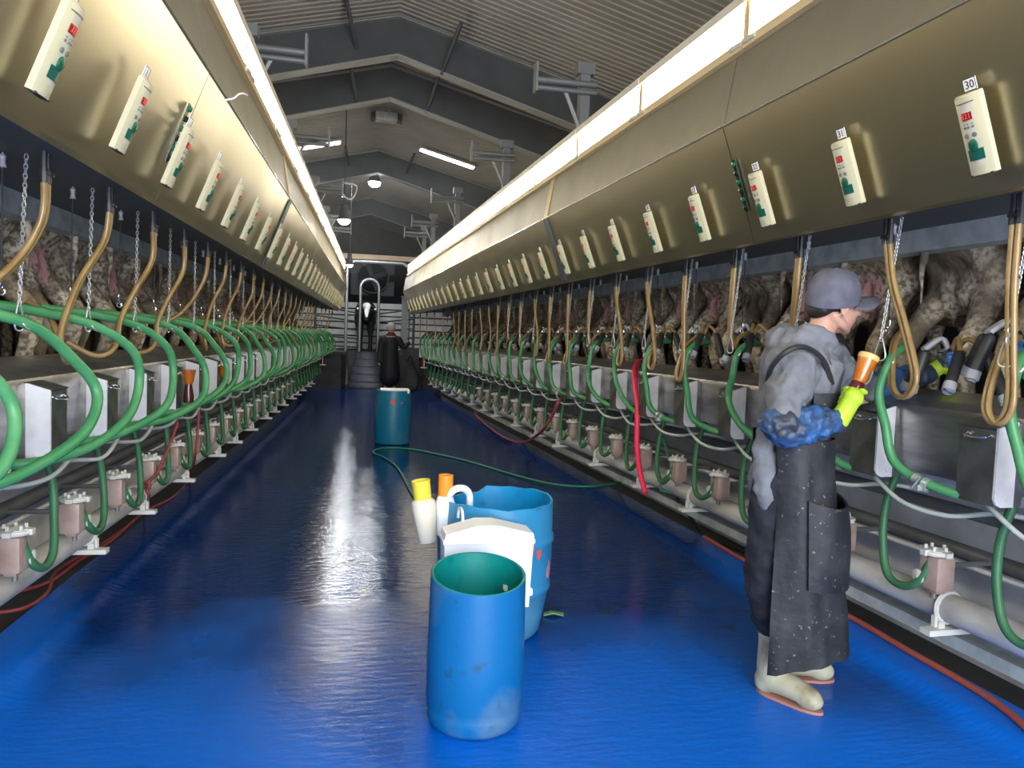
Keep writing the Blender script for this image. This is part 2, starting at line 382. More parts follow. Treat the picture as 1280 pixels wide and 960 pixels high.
# building shell: slopes of ribbed ceiling sheet, side walls, gable, door wall behind the camera
Y0, Y1, RIDGE, SL, HALF = -4.0, 33.0, 6.17, .25, 8.5
for sd, nm in ((-1, 'left'), (1, 'right')):
    mb = MB(); vs = []; P = []; y = Y0
    while y < Y1:
        P += [(y, 0), (y+.09, 0), (y+.10, -.014), (y+.13, -.014), (y+.14, 0)]; y += .14
    for yy, dz in P:
        vs.append((AX, yy, RIDGE+dz)); vs.append((AX+sd*HALF, yy, RIDGE-SL*HALF+dz))
    mb.add(vs, [(2*i, 2*i+1, 2*i+3, 2*i+2) for i in range(len(P)-1)])
    mb.build('ceiling_'+nm, M['ceil'], kind='structure', smooth=False, label='%s slope of the ribbed metal ceiling' % nm)
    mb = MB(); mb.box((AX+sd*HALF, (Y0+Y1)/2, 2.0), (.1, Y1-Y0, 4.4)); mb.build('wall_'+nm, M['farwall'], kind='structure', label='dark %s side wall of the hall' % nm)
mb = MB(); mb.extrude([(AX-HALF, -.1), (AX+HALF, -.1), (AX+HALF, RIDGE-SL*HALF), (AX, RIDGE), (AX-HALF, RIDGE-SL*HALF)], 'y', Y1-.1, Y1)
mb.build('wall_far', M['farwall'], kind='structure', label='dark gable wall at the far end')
mb = MB()
for x0, x1, z0, z1 in ((AX-HALF, AX-2.6, -.1, 4.1), (AX+2.6, AX+HALF, -.1, 4.1), (AX-HALF, AX+HALF, 4.1, 6.2)):
    mb.box(((x0+x1)/2, Y0, (z0+z1)/2), (x1-x0, .12, z1-z0))
mb.build('wall_near', M['farwall'], kind='structure', label='wall behind the camera with an open doorway')
mb = MB(); mb.box((AX, 14, -.3), (18, 38, .2)); mb.build('ground_slab', M['rubber_floor'], kind='structure', label='dark concrete ground slab under the hall')

# portal frames: tapered web, lighter lower flange
for i, (Y, dep) in enumerate(((11.4, .55), (13.45, .55), (19.6, .55), (26.4, .55), (4.6, .5))):
    t = thing('portal_frame', (AX, Y, 0), 'grey steel portal frame under the roof, %s from the camera' % (['second', 'third', 'fourth', 'fifth', 'nearest'][i]), 'roof frame', 'portal frames')
    for sd, nm in ((-1, 'rafter'), (1, 'rafter')):
        mb = MB(); e = HALF-.2
        zt = lambda x: RIDGE-.045-SL*x
        mb.extrude([(0, zt(0)), (sd*e, zt(e)), (sd*e, zt(e)-dep-.25), (0, zt(0)-dep)], 'y', -.012, .012)
        w_ = mb.build('rafter', M['frame'], t, smooth=False)
        mb = MB(); a = (dep+.25-dep)/e
        mb.extrude([(0, zt(0)-dep), (sd*e, zt(e)-dep-.25), (sd*e, zt(e)-dep-.27), (0, zt(0)-dep-.022)], 'y', -.11, .11)
        mb.extrude([(0, zt(0)), (sd*e, zt(e)), (sd*e, zt(e)-.02), (0, zt(0)-.02)], 'y', -.09, .09)
        mb.build('flange', M['flange'], w_, smooth=False)
        mb = MB(); mb.box((sd*(HALF-.25), 0, 1.7), (.3, .2, 3.6)); mb.build('column', M['frame'], t)
# thin braces from the ceiling to the frames
for i, (a, b) in enumerate((((577, 28, 10.4), (552, 92, 11.35)), ((549, 95, 12.6), (533, 140, 13.4)), ((433, 0, 10.6), (446, 60, 11.35)), ((438, 78, 12.7), (446, 128, 13.4)), ((518, 192, 18.6), (508, 216, 19.5)), ((432, 183, 18.6), (436, 206, 19.5)))):
    p, q = px(*a), px(*b); mb = MB(1, tuple(q)); mb.cyl(p, q, .03, 6)
    mb.build('brace_rod', M['frame'], loc=q, label='thin dark brace rod beside the roof ridge, number %s from the near right' % ORD[i], cat='brace', group='roof braces')

# ------------------------------------------------------------------ steel covers over the rows, lamps, beams
SIDE = {1: 'right', -1: 'left'}; PA0 = math.atan2(.21, .55)
def seams(a): return [a+3.1*k_ for k_ in range(-2, 6)]
for sd in (1, -1):
    cuts = [S0]+[c for c in seams(3.45) if c > S0]; cuts = [c for c in cuts if c < ROW_END-1.2]+[ROW_END]
    for i in range(len(cuts)-1):
        a, b = cuts[i]+.004, cuts[i+1]-.004
        o = (1.52, a, 2.04); loc = sw(sd, a, 1.52, 2.04)
        t = thing('cover_panel', loc, '%s stainless steel cover panel from the camera in the %s row' % (ORD[i], SIDE[sd]), 'cover panel', 'steel covers above the stalls', rz=sd*ANG)
        mb = MB(sd, o); mb.sheet([(1.55, 2.03), (1.52, 2.035), (1.31, 2.585)], a, b, -.012, seg=8); mb.build('lower_sheet', M['steel'], t, ang=25)
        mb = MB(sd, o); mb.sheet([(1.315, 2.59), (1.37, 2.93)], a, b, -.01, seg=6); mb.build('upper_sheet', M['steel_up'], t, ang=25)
        mb = MB(sd, o); mb.box((1.309, (a+b)/2, 2.588), (.010, b-a, .008)); mb.build('fold_edge', M['chrome'], t)
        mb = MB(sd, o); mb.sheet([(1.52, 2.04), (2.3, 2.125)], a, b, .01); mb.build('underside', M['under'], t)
        mb = MB(sd, o); mb.sheet([(1.38, 2.93), (1.75, 3.0), (2.3, 2.7), (2.32, 2.13)], a, b, .01); mb.build('light_block_sheet', M['under'], t)  # added unseen sheet closing the back, so tube light doesn't pass over the cover
        if i == 3:                            # joint strips over the seam
            mb = MB(sd, o); mb.box((1.335, b-.03, 2.76), (.006, .10, .345), ry=.16); mb.build('joint_strip', M['lip'], t)
            mb = MB(sd, o); mb.box((1.407, b-.03, 2.31), (.006, .12, .57), ry=-PA0); mb.build('dark_strip', M['under'], t)
    # beam under the cover
    mb = MB(sd, (2.3, S0, 2.0)); mb.extrude([(2.3, 2.015), (2.42, 2.015), (2.42, 2.13), (2.3, 2.13)], 'y', S0, ROW_END)
    mb.build('stall_beam', M['galv'], loc=sw(sd, S0, 2.3, 2.0), rz=sd*ANG, label='grey galvanised beam under the %s steel covers' % SIDE[sd], cat='beam')
    # fluorescent fixtures
    L0 = 3.35-1.245*5
    spec = None
    def fixture(sd):
        o = (1.36, 0, 2.93); ln = 1.235
        h = MB(sd, o); h.sheet([(1.338, 3.150), (1.335, 3.192), (1.345, 3.197), (1.44, 3.197), (1.44, 2.94), (1.36, 2.94)], 0, ln, .006)
        lip = MB(sd, o); lip.extrude([(1.332, 2.928), (1.42, 2.928), (1.42, 2.940), (1.345, 2.940), (1.342, 2.972), (1.334, 2.972)], 'y', 0, ln)
        tb = MB(sd, o)
        pts = [(1.435, 2.955), (1.39, 2.955), (1.362, 2.985), (1.350, 3.03), (1.347, 3.065), (1.350, 3.10), (1.362, 3.145), (1.39, 3.185), (1.435, 3.185)]
        tb.extrude(pts, 'y', .036, ln-.036)
        ends = []
        for y_ in (.010, ln-.010): ends.append(('end_cap', MB(sd, o).box((1.392, y_, 3.066), (.085, .018, .25)).data('end_cap', M['lip'])))
        for y_ in (.05, ln-.06): ends.append(('clip', MB(sd, o).box((1.328, y_, 2.955), (.014, .09, .02), rz=.1).data('clip', M['wire'])))
        return ('strip_light', None, [('housing', h.data('housing', M['housing'])), ('lower_lip', lip.data('lower_lip', M['lip'])), ('lens', tb.data('lens', M['tube'], ang=60))]+ends)
    spec = fixture(sd); i = 0; s = L0
    while s+1.2 < ROW_END+.3:
        spawn(spec, sw(sd, s, 1.36, 2.93), sd*ANG, '%s lit fluorescent strip light from the camera along the %s row' % (ORD[i], SIDE[sd]), 'strip light', 'strip lights above the rows')
        s += 1.245; i += 1

# ================================================================== repeated stall equipment
D = .606; N = 28
SR0, SL0 = 2.02, 2.15                          # first control unit of each row
def s_of(sd, i): return (SR0 if sd > 0 else SL0)+D*i
PA = math.atan2(.21, .545)                     # lean of the cover panel
def on_panel(sd):                              # matrix: x along the row as read, y up the panel, z out of it
    # local frame of a thing placed on the panel in mirrored side coordinates
    up_ = Vector((sd*-math.sin(PA), 0, math.cos(PA)))
    nrm = Vector((-sd*math.cos(PA), 0, -math.sin(PA)))
    xr = up_.cross(nrm)
    return Matrix((xr, up_, nrm)).transposed()

specs = {}
for sd in (1, -1):
    R3 = on_panel(sd)
    def pb(shape_fn, m, name, smooth=True):
        mb = MB(); shape_fn(mb); mb.v = [tuple(R3 @ Vector(p)) for p in mb.v]; return mb.data(name, m, smooth)
    def body(mb):
        w_, h_, d_ = .047, .128, .032
        prof = [(-w_, 0), (-w_, d_*.55), (-w_*.6, d_*.88), (0, d_), (w_*.6, d_*.88), (w_, d_*.55), (w_, 0)]
        n = len(prof)
        vs = [(a, -h_, b) for a, b in prof]+[(a, h_*.93, b) for a, b in prof]+[(a*.96, h_, b*.75) for a, b in prof]
        fs = [(r*n+i, r*n+i+1, (r+1)*n+i+1, (r+1)*n+i) for r in (0, 1) for i in range(n-1)]+[tuple(range(n)), tuple(range(2*n, 3*n))]+[(0, n, n*2, n*3-1, n*2-1, n-1)]
        mb.add(vs, fs)
    curve = lambda a: .032*(1-.45*(abs(a)/.047)**1.7)
    def patch(mb, x0, x1, y0, y1, dz, k=4):
        vs = []; 
        for i in range(k+1):
            x = x0+(x1-x0)*i/k; z = curve(x)+dz; vs += [(x, y0, z), (x, y1, z), (x, y0, z-.006), (x, y1, z-.006)]
        fs = []
        for i in range(k):
            a, b = 4*i, 4*i+4; fs += [(a, b, b+1, a+1), (a, a+2, b+2, b), (a+1, b+1, b+3, a+3)]
        fs += [(0, 1, 3, 2), (4*k, 4*k+2, 4*k+3, 4*k+1)]; mb.add(vs, fs)
    face = lambda mb: patch(mb, -.034, .034, -.098, .105, .001)
    disp = lambda mb: patch(mb, -.022, .016, .048, .072, .003)
    line = lambda mb: patch(mb, -.036, .030, .100, .1035, .003)
    def dots(mb):
        for x in (-.018, -.003, .012):
            mb.box((x, .036, curve(x)+.001), (.004, .004, .004)); mb.box((x, .026, curve(x)+.001), (.008, .006, .004))
    def btn(x):
        def f(mb): mb.lathe([(0, 0), (.0075, 0), (.0075, .004), (0, .005)], (x, 0, curve(x)), 10)
        return f
    start = lambda mb: mb.lathe([(0, .0), (.016, 0), (.016, .005), (.012, .008), (0, .008)], (0, -.032, curve(0)), 14, M=Matrix.Diagonal((1, 1.25, 1)))
    splate = lambda mb: patch(mb, -.029, .029, -.080, -.045, .003)
    foot_shade = lambda mb: mb.box((0, -.1285, .014), (.080, .006, .024))  # black strip under the unit: its base shadow, put in as a part
    digs = text_mesh('digits', '321', .024, M['digit'], R3.to_4x4() @ Matrix.Translation((-.003, .060, curve(0)+.0032)))
    full = ('control_unit', None, [('body', pb(body, M['cream'], 'body'), [('face_label', pb(face, M['face'], 'face_label'))]), ('display', pb(disp, M['led'], 'display'), [('digits', digs)]),
            ('slot_line', pb(line, M['btn_grey'], 'slot_line')), ('indicator_print', pb(dots, M['btn_grey'], 'indicator_print')),
            ('button', pb(btn(-.016), M['btn_grey'], 'button')), ('button', pb(btn(.012), M['btn_grey'], 'button')),
            ('start_button', pb(start, M['btn_green'], 'start_button')), ('button_plate', pb(splate, M['btn_blue'], 'button_plate')), ('base_shadow', pb(foot_shade, M['ink'], 'base_shadow'))])
    mid = ('control_unit', None, [full[2][0], full[2][1], full[2][4], full[2][6], full[2][7], full[2][8]])
    far = ('control_unit', None, [full[2][0][:2], full[2][1][:2], full[2][7]])
    plate = pb(lambda mb: mb.box((0, 0, .003), (.048, .040, .004), bev=.0012), M['paper'], 'number_plate')
    edge = pb(lambda mb: [mb.box((0, y, .0052), (.048, .002, .001)) for y in (-.019, .019)]+[mb.box((x, 0, .0052), (.002, .038, .001)) for x in (-.023, .023)], M['ink'], 'border')
    for i in range(-1, N):
        s = s_of(sd, i)
        if s < 1.2: continue
        loc = sw(sd, s, 1.43-.004, 2.211); loc += Matrix.Rotation(sd*ANG, 3, 'Z') @ (R3 @ Vector((0, 0, .006)))
        lab = '%s cream control unit with red display from the camera on the %s panel' % (ORD[i], SIDE[sd])
        if i < 0: continue
        spawn(full if i < 6 else (mid if i < 13 else far), loc, sd*ANG, lab, 'control unit', 'control units on the cover panels')
        p2 = loc + Matrix.Rotation(sd*ANG, 3, 'Z') @ (R3 @ Vector((.004, .152, -.004)))
        num = str(30+i) if sd > 0 else {0: '2', 1: '1'}.get(i)
        pl = place('number_plate', plate, None, p2, sd*ANG, '%s small white number plate from the camera on the %s panel' % (ORD[i], SIDE[sd]), 'number plate', 'number plates')
        if i < 8:
            place('border', edge, pl)
            if num: place('digits', text_mesh('digits', num, .036, M['ink'], R3.to_4x4() @ Matrix.Translation((0, -.001, .0052))), pl)

    # ---------------- boxes on the splash pan
    o = (1.80, 0, 1.1)
    b1 = MB(sd, o); b1.extrude([(1.795, .955), (1.795, 1.235), (1.885, 1.262), (1.92, 1.26), (1.92, .955)], 'y', -.085, .085)
    b2 = MB(sd, o); b2.extrude([(1.785, .985), (1.785, 1.243), (1.865, 1.268), (1.872, 1.268), (1.872, .955), (1.815, .955), (1.795, .965)], 'y', -.097, -.087)
    b3 = MB(); b3.lathe([(0, -.006), (.013, -.006), (.013, 0.004), (0, 0.004)], (0, 0, 0), 8); 
    rot = Matrix.Rotation(PI/2, 3, 'X'); b3.v = [tuple(rot @ Vector(p)+Vector((sd*.045, -.097, -.11))) for p in b3.v]
    b4 = MB(sd, o); b4.tube(spl([(1.795, -.05, 1.215), (1.775, -.045, 1.205), (1.768, 0, 1.20), (1.775, .045, 1.205), (1.795, .05, 1.215)], 4), .0045, 6)
    lid = MB(sd, o); lid.sheet([(1.79, 1.238), (1.89, 1.266)], -.09, .09, .004)
    fullb = ('pulsator_box', None, [('box_body', b1.data('box_body', M['steel_dark'], False)), ('side_plate', b2.data('side_plate', M['white_plate'], False), [('bolt', b3.data('bolt', M['clampw']))]),
             ('handle', b4.data('handle', M['chrome'])), ('lid', lid.data('lid', M['steel_dark'], False))])
    farb = ('pulsator_box', None, fullb[2][:1]+[fullb[2][1][:2]])
    for i in range(-1, N+1):
        s = s_of(sd, i)+(.28 if sd > 0 else .42)
        spawn(fullb if i < 12 else farb, sw(sd, s, 1.80, 1.1), sd*ANG, '%s steel box with pale side plate on the %s splash pan' % (ORD[i+1], SIDE[sd]), 'pulsator box', 'boxes on the splash pans')

    # ---------------- splash pan, pipes
    pan = [(1.97, .995), (1.915, 1.0), (1.905, 1.05), (1.895, 1.25), (1.905, 1.275), (1.95, 1.298), (2.1, 1.318), (2.2, 1.333), (2.215, 1.325)]
    mb = MB(sd, (1.9, S0, 1.0)); mb.sheet(pan, S0, 19.3, .006, seg=12)
    pn_ = mb.build('splash_pan', M['pan'], loc=sw(sd, S0, 1.9, 1.0), rz=sd*ANG, ang=30, label='long stainless splash pan along the %s row of cows' % SIDE[sd], cat='splash pan')
    mb = MB(sd, (1.9, S0, 1.0)); mb.tube([(2.205, S0, 1.333), (2.205, 19.3, 1.333)], .006, 6); mb.build('rolled_edge', M['chrome'], pn_)
    for nm, n_, z_, r_, m_, lab in (('wash_pipe', 2.05, .42, .062, 'pipe', 'thick grimy white pipe low along the %s pit wall'), ('air_pipe', 2.28, .79, .03, 'pipe2', 'dark grey pipe high under the %s cow deck'),
                                    ('milk_pipe', 2.3, .60, .038, 'pipe2', 'grey steel pipe midway down the %s pit wall'), ('conduit', 2.2, .575, .011, 'clampw', 'thin pale conduit along the %s pit wall'),
                                    ('support_rail', 2.16, .255, 0, 'galv', 'flat galvanised rail under the thick %s pipe')):
        if sd < 0 and not r_: continue
        mb = MB(sd, (n_, S0, z_))
        if r_: mb.tube([(n_, S0, z_), (n_, 18.9, z_)], r_, 14 if r_ > .05 else 10)
        else: mb.box((n_, (S0+18.9)/2, z_), (.10, 18.9-S0, .055))
        t = mb.build(nm, M[m_], loc=sw(sd, S0, n_, z_), rz=sd*ANG, label=lab % SIDE[sd], cat='rail' if not r_ else 'pipe')
        if nm == 'wash_pipe':
            cl = MB(sd, (n_, 0, z_)); cl.torus((n_, 0, z_), .066, .011, 'y', 18, 6); cl.box((n_-.045, 0, z_-.07), (.03, .035, .03)); cl.box((n_-.07, 0, z_-.055), (.014, .02, .05)); clm = cl.data('saddle_clamp', M['clampw'])
            br = MB(sd, (n_, 0, z_)); br.box((n_-.02, -.01, z_-.095), (.21, .055, .024)); brm = br.data('bracket_bar', M['clampw'], False)
            s = 1.75 if sd > 0 else 1.0; k_ = 0
            while s < 18.5:
                place('saddle_clamp', clm, t, (0, s-S0, 0)); 
                place('bracket_bar', brm, t, (0, s-S0, 0))
                s += .88+.34*((k_*7) % 3)/2; k_ += 1

    # ---------------- hoses (several shapes of each, shared by the row)
    o = (1.75, 0, 1.0)
    greens = []
    for v in range(4):
        j = lambda a: random.uniform(-a, a)
        if sd > 0:
            P = [(1.97, .14, 1.53), (1.84, .05, 1.52), (1.75, .0, 1.465), (1.735+j(.015), .02+j(.03), 1.33), (1.735+j(.015), .01+j(.05), 1.20), (1.74+j(.01), -.11+j(.03), 1.055+j(.02)), (1.79, -.30, .98+j(.015)), (1.88, -.48, .965)]
        else:
            P = [(2.02, -.36, 1.56), (1.88, -.2, 1.545), (1.72, .0, 1.495), (1.63+j(.02), .13+j(.03), 1.39), (1.59+j(.02), .19+j(.05), 1.25), (1.60+j(.02), .11+j(.05), 1.10+j(.02)), (1.69, -.09+j(.04), 1.01+j(.015)), (1.80, -.24, .975), (1.92, -.33, .97)]
        mb = MB(sd, o); mb.tube(spl(P, 6), .0195, 10)
        rg = MB(sd, o); rg.torus(P[2], .024, .0035, 'x', 14, 5, M=Matrix.Rotation(.5, 3, 'Y'))
        hc = MB(sd, o)
        if sd > 0:
            u_ = (Vector(P[6])-Vector(P[5])).normalized(); c_ = Vector(P[5])*.45+Vector(P[6])*.55+Vector((-.004, 0, -.012))
            hc.tube([c_-u_*.035, c_-u_*.012], .0235, 10); hc.tube([c_+u_*.008, c_+u_*.03], .0255, 10); hc.box(c_+Vector((-.02, 0, -.022)), (.022, .03, .022)); hc.cyl(c_+Vector((-.03, -.02, .02)), c_+Vector((-.03, .02, -.03)), .005, 6)
        greens.append(('milk_hose', None, [('hose', mb.data('hose', M['green'], ang=80)), ('hose_ring', rg.data('hose_ring', M['wire']))]+([('hose_clamp', hc.data('hose_clamp', M['wire']))] if sd > 0 and v == 1 else [])))
    drains = []; whites = []; ambers = []
    for v in range(3):
        j = lambda a: random.uniform(-a, a)
        P = [(2.0, -.18, .99), (1.96, -.20+j(.02), .82), (1.94, -.19, .66), (1.92, -.13, .52+j(.02)), (1.92, -.04, .475+j(.02)), (1.93, .045, .52), (1.95, .075, .60), (1.96, .08, .665)]
        P = [(a, -b, c) for a, b, c in P]
        mb = MB(sd, o); mb.tube(spl(P, 5), .018, 8); drains.append(mb.data('drain_hose', M['green_dark'], ang=80))
        P = [(1.87, .04, .965), (1.86, -.04, .92), (1.88, -.18, .855+j(.015)), (1.93, -.36, .85+j(.02)), (2.02, -.52, .885), (2.15, -.62, .87)]
        mb = MB(sd, o); mb.tube(spl(P, 5), .0105, 7); whites.append(mb.data('pulse_hose', M['white_hose'], ang=80))
    if sd > 0:
        AP = [[(1.70, 0, 1.985), (1.70, .0, 1.75), (1.705, -.01, 1.55), (1.70, -.03, 1.34), (1.70, .02, 1.27), (1.71, .075, 1.33), (1.78, .10, 1.5), (1.9, .14, 1.58)],
              [(1.70, 0, 1.985), (1.70, .01, 1.78), (1.71, .03, 1.62), (1.73, .02, 1.50), (1.80, .08, 1.56), (1.92, .16, 1.60)],
              [(1.70, 0, 1.985), (1.71, -.03, 1.80), (1.72, -.10, 1.62), (1.70, -.20, 1.42), (1.70, -.16, 1.33), (1.72, -.06, 1.36), (1.80, .04, 1.54), (1.93, .14, 1.60)]]
    else:
        AP = [[(1.66, 0, 1.965), (1.68, .02, 1.83), (1.74, -.04, 1.68), (1.80, -.22, 1.56), (1.86, -.45, 1.53), (1.9, -.6, 1.55)],
              [(1.66, 0, 1.965), (1.67, .02, 1.82), (1.72, -.08, 1.66), (1.75, -.18, 1.52), (1.74, -.28, 1.40), (1.80, -.34, 1.36), (1.9, -.40, 1.42)],
              [(1.66, 0, 1.965), (1.68, .0, 1.84), (1.74, -.10, 1.66), (1.76, -.22, 1.46), (1.74, -.24, 1.37), (1.77, -.14, 1.36), (1.86, -.06, 1.52), (1.95, -.05, 1.58)]]
    for P in AP:
        parts = []
        for dd in (-.0125, .0125):
            Q = []
            S_ = spl(P, 6)
            for q, p in enumerate(S_):
                f = q/(len(S_)-1); Q.append((p[0]+dd*f*.4, p[1]+dd, p[2]))
            mb = MB(sd, o); mb.tube(Q, .0112, 7); parts.append(('tube', mb.data('tube', M['amber'], ang=80)))
        cl = MB(sd, o)
        for dd in (-.014, .014):
            cl.cyl((P[0][0], dd, 1.97), (P[0][0], dd, 2.06), .010, 8); cl.cyl((P[0][0], dd, 1.955), (P[0][0], dd, 2.0), .0135, 8); cl.box((P[0][0]-.014, dd, 1.985), (.012, .012, .012))
        parts.append(('clamp', cl.data('clamp', M['black'])))
        ambers.append(('hose_pair', None, parts))
    # chain with wire hook
    ch = MB(sd, o); z = 2.055; k_ = 0; nb = 1.70 if sd > 0 else 1.74
    zlow = 1.56
    while z > zlow:
        t_ = (2.055-z)/(2.055-zlow)
        ch.torus((nb+.02-.02*t_, (-.05 if sd > 0 else .10)+(.05 if sd > 0 else -.10)*t_, z), .0085, .0022, 'x' if k_ % 2 else 'y', 8, 4, sq=(.7, 1.35)); z -= .0165; k_ += 1
    hk = MB(sd, o); hk.tube(spl([(nb, 0, 1.57), (nb, .012, 1.55), (nb, .030, 1.50), (nb, .026, 1.475), (nb, 0, 1.468), (nb, -.026, 1.475), (nb, -.030, 1.50), (nb, -.012, 1.55), (nb, 0, 1.57)], 4), .003, 5)
    chain = ('chain', None, [('chain_links', ch.data('chain_links', M['wire'])), ('wire_hook', hk.data('wire_hook', M['wire']))])
    # retract cord
    cd = MB(sd, o); cd.cyl((1.85, .14, 2.06), (1.86, .15, 1.66), .003, 5)
    pu = MB(sd, o); pu.lathe([(0, 2.02), (.013, 2.022), (.008, 2.04), (.012, 2.06), (0, 2.075)], (1.85, .14, 0), 10)
    cb = MB(sd, o); cb.torus((1.86, .15, 1.635), .016, .0035, 'x', 12, 5, sq=(.6, 1.5)); cb.torus((1.86, .15, 1.60), .012, .003, 'y', 10, 5)
    cord = ('retract_cord', None, [('cord', cd.data('cord', M['cord'])), ('pulley', pu.data('pulley', M['grey_cup'])), ('snap_hook', cb.data('snap_hook', M['chrome']))])
    # valve on the lower pipes
    va = MB(sd, o); va.box((1.985, -.085, .575), (.095, .105, .15), bev=.018); va.box((1.985, -.085, .50), (.05, .06, .03), bev=.008)
    vc = MB(sd, o); vc.torus((1.98, -.08, .660), .056, .010, 'z', 18, 6); vc.lathe([(0, .650), (.055, .655), (.05, .672), (.0, .682)], (1.98, -.08, 0), 14)
    for q_ in range(5): vc.cyl((1.98+.04*math.cos(q_*1.257), -.08+.04*math.sin(q_*1.257), .67), (1.98+.04*math.cos(q_*1.257), -.08+.04*math.sin(q_*1.257), .69), .007, 6)
    vc.box((1.925, -.08, .662), (.03, .03, .024)); vc.box((1.98, -.14, .662), (.03, .03, .02)); vc.box((1.98, -.02, .662), (.03, .03, .02))
    vn = MB(); vn.lathe([(.0, 0), (.03, 0), (.032, .012), (.0, .02)], (0, 0, 0), 12); vn.v = [tuple(Matrix.Rotation(-sd*PI/2, 3, 'Y') @ Vector(p)+Vector((sd*(1.938-1.75), -.045, .545-1.0))) for p in vn.v]
    vp = MB(sd, o); vp.cyl((2.02, -.08, .6), (2.27, -.08, .6), .012, 8); vp.cyl((1.98, -.08, .46), (1.98, -.08, .5), .012, 8)
    M.setdefault('valve', mat('pinkish_valve_body', (.45, .34, .29), .35, 0, var=(.36, .24, .20), scale=9, rand=True))
    valve = ('milk_valve', None, [('valve_body', va.data('valve_body', M['valve'])), ('clamp_ring', vc.data('clamp_ring', M['clampw'])), ('round_cap', vn.data('round_cap', M['clampw'])), ('stub_pipe', vp.data('stub_pipe', M['pipe2']))])
    # claw with four teat cups, hanging upside down from its hook (right row)
    def claw(v):
        b = MB(sd, o); c0 = Vector((1.93, .12, 1.555))
        b.lathe([(0, -.04), (.03, -.035), (.052, -.005), (.055, .015), (.05, .022), (.054, .03), (.035, .045), (0, .05)], c0, 16)
        parts = [('claw_bowl', b.data('claw_bowl', M['chrome']))]
        rng = random.Random(v*5+3)
        for q, (dn, ds) in enumerate(((-.12, -.14), (-.10, .10), (.02, -.20), (.0, .2))):
            top = c0+Vector((dn*.35, ds*.55, .05)); a = top+Vector((dn*.25, ds*.25, -.02)); dz = -.15-rng.uniform(0, .05)
            e = a+Vector((dn*rng.uniform(.3, .7), ds*rng.uniform(.2, .7), dz)); u = (e-a).normalized()
            m1 = MB(sd, o); m1.tube([a, a+u*.015, e-u*.04, e-u*.038], [.016, .023, .022, .018], 10)
            m2 = MB(sd, o); m2.tube([e-u*.045, e-u*.01, e, e-u*.012], [.0245, .0255, .019, .010], 10)
            m3 = MB(sd, o); m3.tube(spl([c0+Vector((dn*.1, ds*.1, .04)), c0+Vector((dn*.22, ds*.35, .085)), a+Vector((0, 0, .01))], 4), .011, 7)
            parts.append(('teat_cup', m1.data('teat_cup', M['black']), [('cup_end', m2.data('cup_end', M['grey_cup'])), ('short_tube', m3.data('short_tube', M['grey_cup'] if q % 2 else M['amber'], ang=80))]))
        return ('milking_claw', None, parts)
    claws = [claw(v) for v in range(3)] if sd > 0 else []
    farclaw = ('milking_claw', None, [(p[0], p[1]) for p in claws[0][2]]) if claws else None
    # ---------------- set the rows out
    for i in range(-1, N):
        s = s_of(sd, i)+(.10 if sd > 0 else .57); k_ = ORD[i+1]; S_ = SIDE[sd]; rz = sd*ANG
        at = lambda ds=0: sw(sd, s+ds, 1.75, 1.0)
        if sd > 0 and i == 1: gi = 1
        sp_ = greens[i % 4]
        spawn(sp_, at(), rz, '%s looping green milk hose from the camera in the %s row' % (k_, S_), 'hose', 'green milk hoses')
        if i < 20 or i % 2: 
            spawn(ambers[(i*2+i//3) % 3 if i else 0], at(0 if sd > 0 else .0), rz, '%s amber rubber hose pair from the camera in the %s row' % (k_, S_), 'hose pair', 'amber hose pairs')
        if i < 14: spawn(chain, at(), rz, '%s hanging chain with wire hook in the %s row' % (k_, S_), 'chain', 'hanging chains')
        if i < 12: spawn(cord, at(), rz, '%s thin black retract cord in the %s row' % (k_, S_), 'cord', 'retract cords')
        place('drain_hose', drains[i % 3], None, at(), rz, '%s dark green bent hose below the %s splash pan' % (k_, S_), 'hose', 'drain hoses')
        place('pulse_hose', whites[i % 3], None, at(.18), rz, '%s sagging white hose below the %s boxes' % (k_, S_), 'hose', 'white pulse hoses')
        if i < 18: spawn(valve, at(), rz, '%s pinkish clamped valve on the %s pit pipes' % (k_, S_), 'valve', 'milk valves')
        if sd > 0 and i >= 0: spawn(claws[i % 3] if i < 12 else farclaw, at(.03) if i != 1 else sw(sd, s-.24, 1.77, .93), rz, '%s milking claw with black teat cups in the right row' % k_, 'milking claw', 'milking claws')

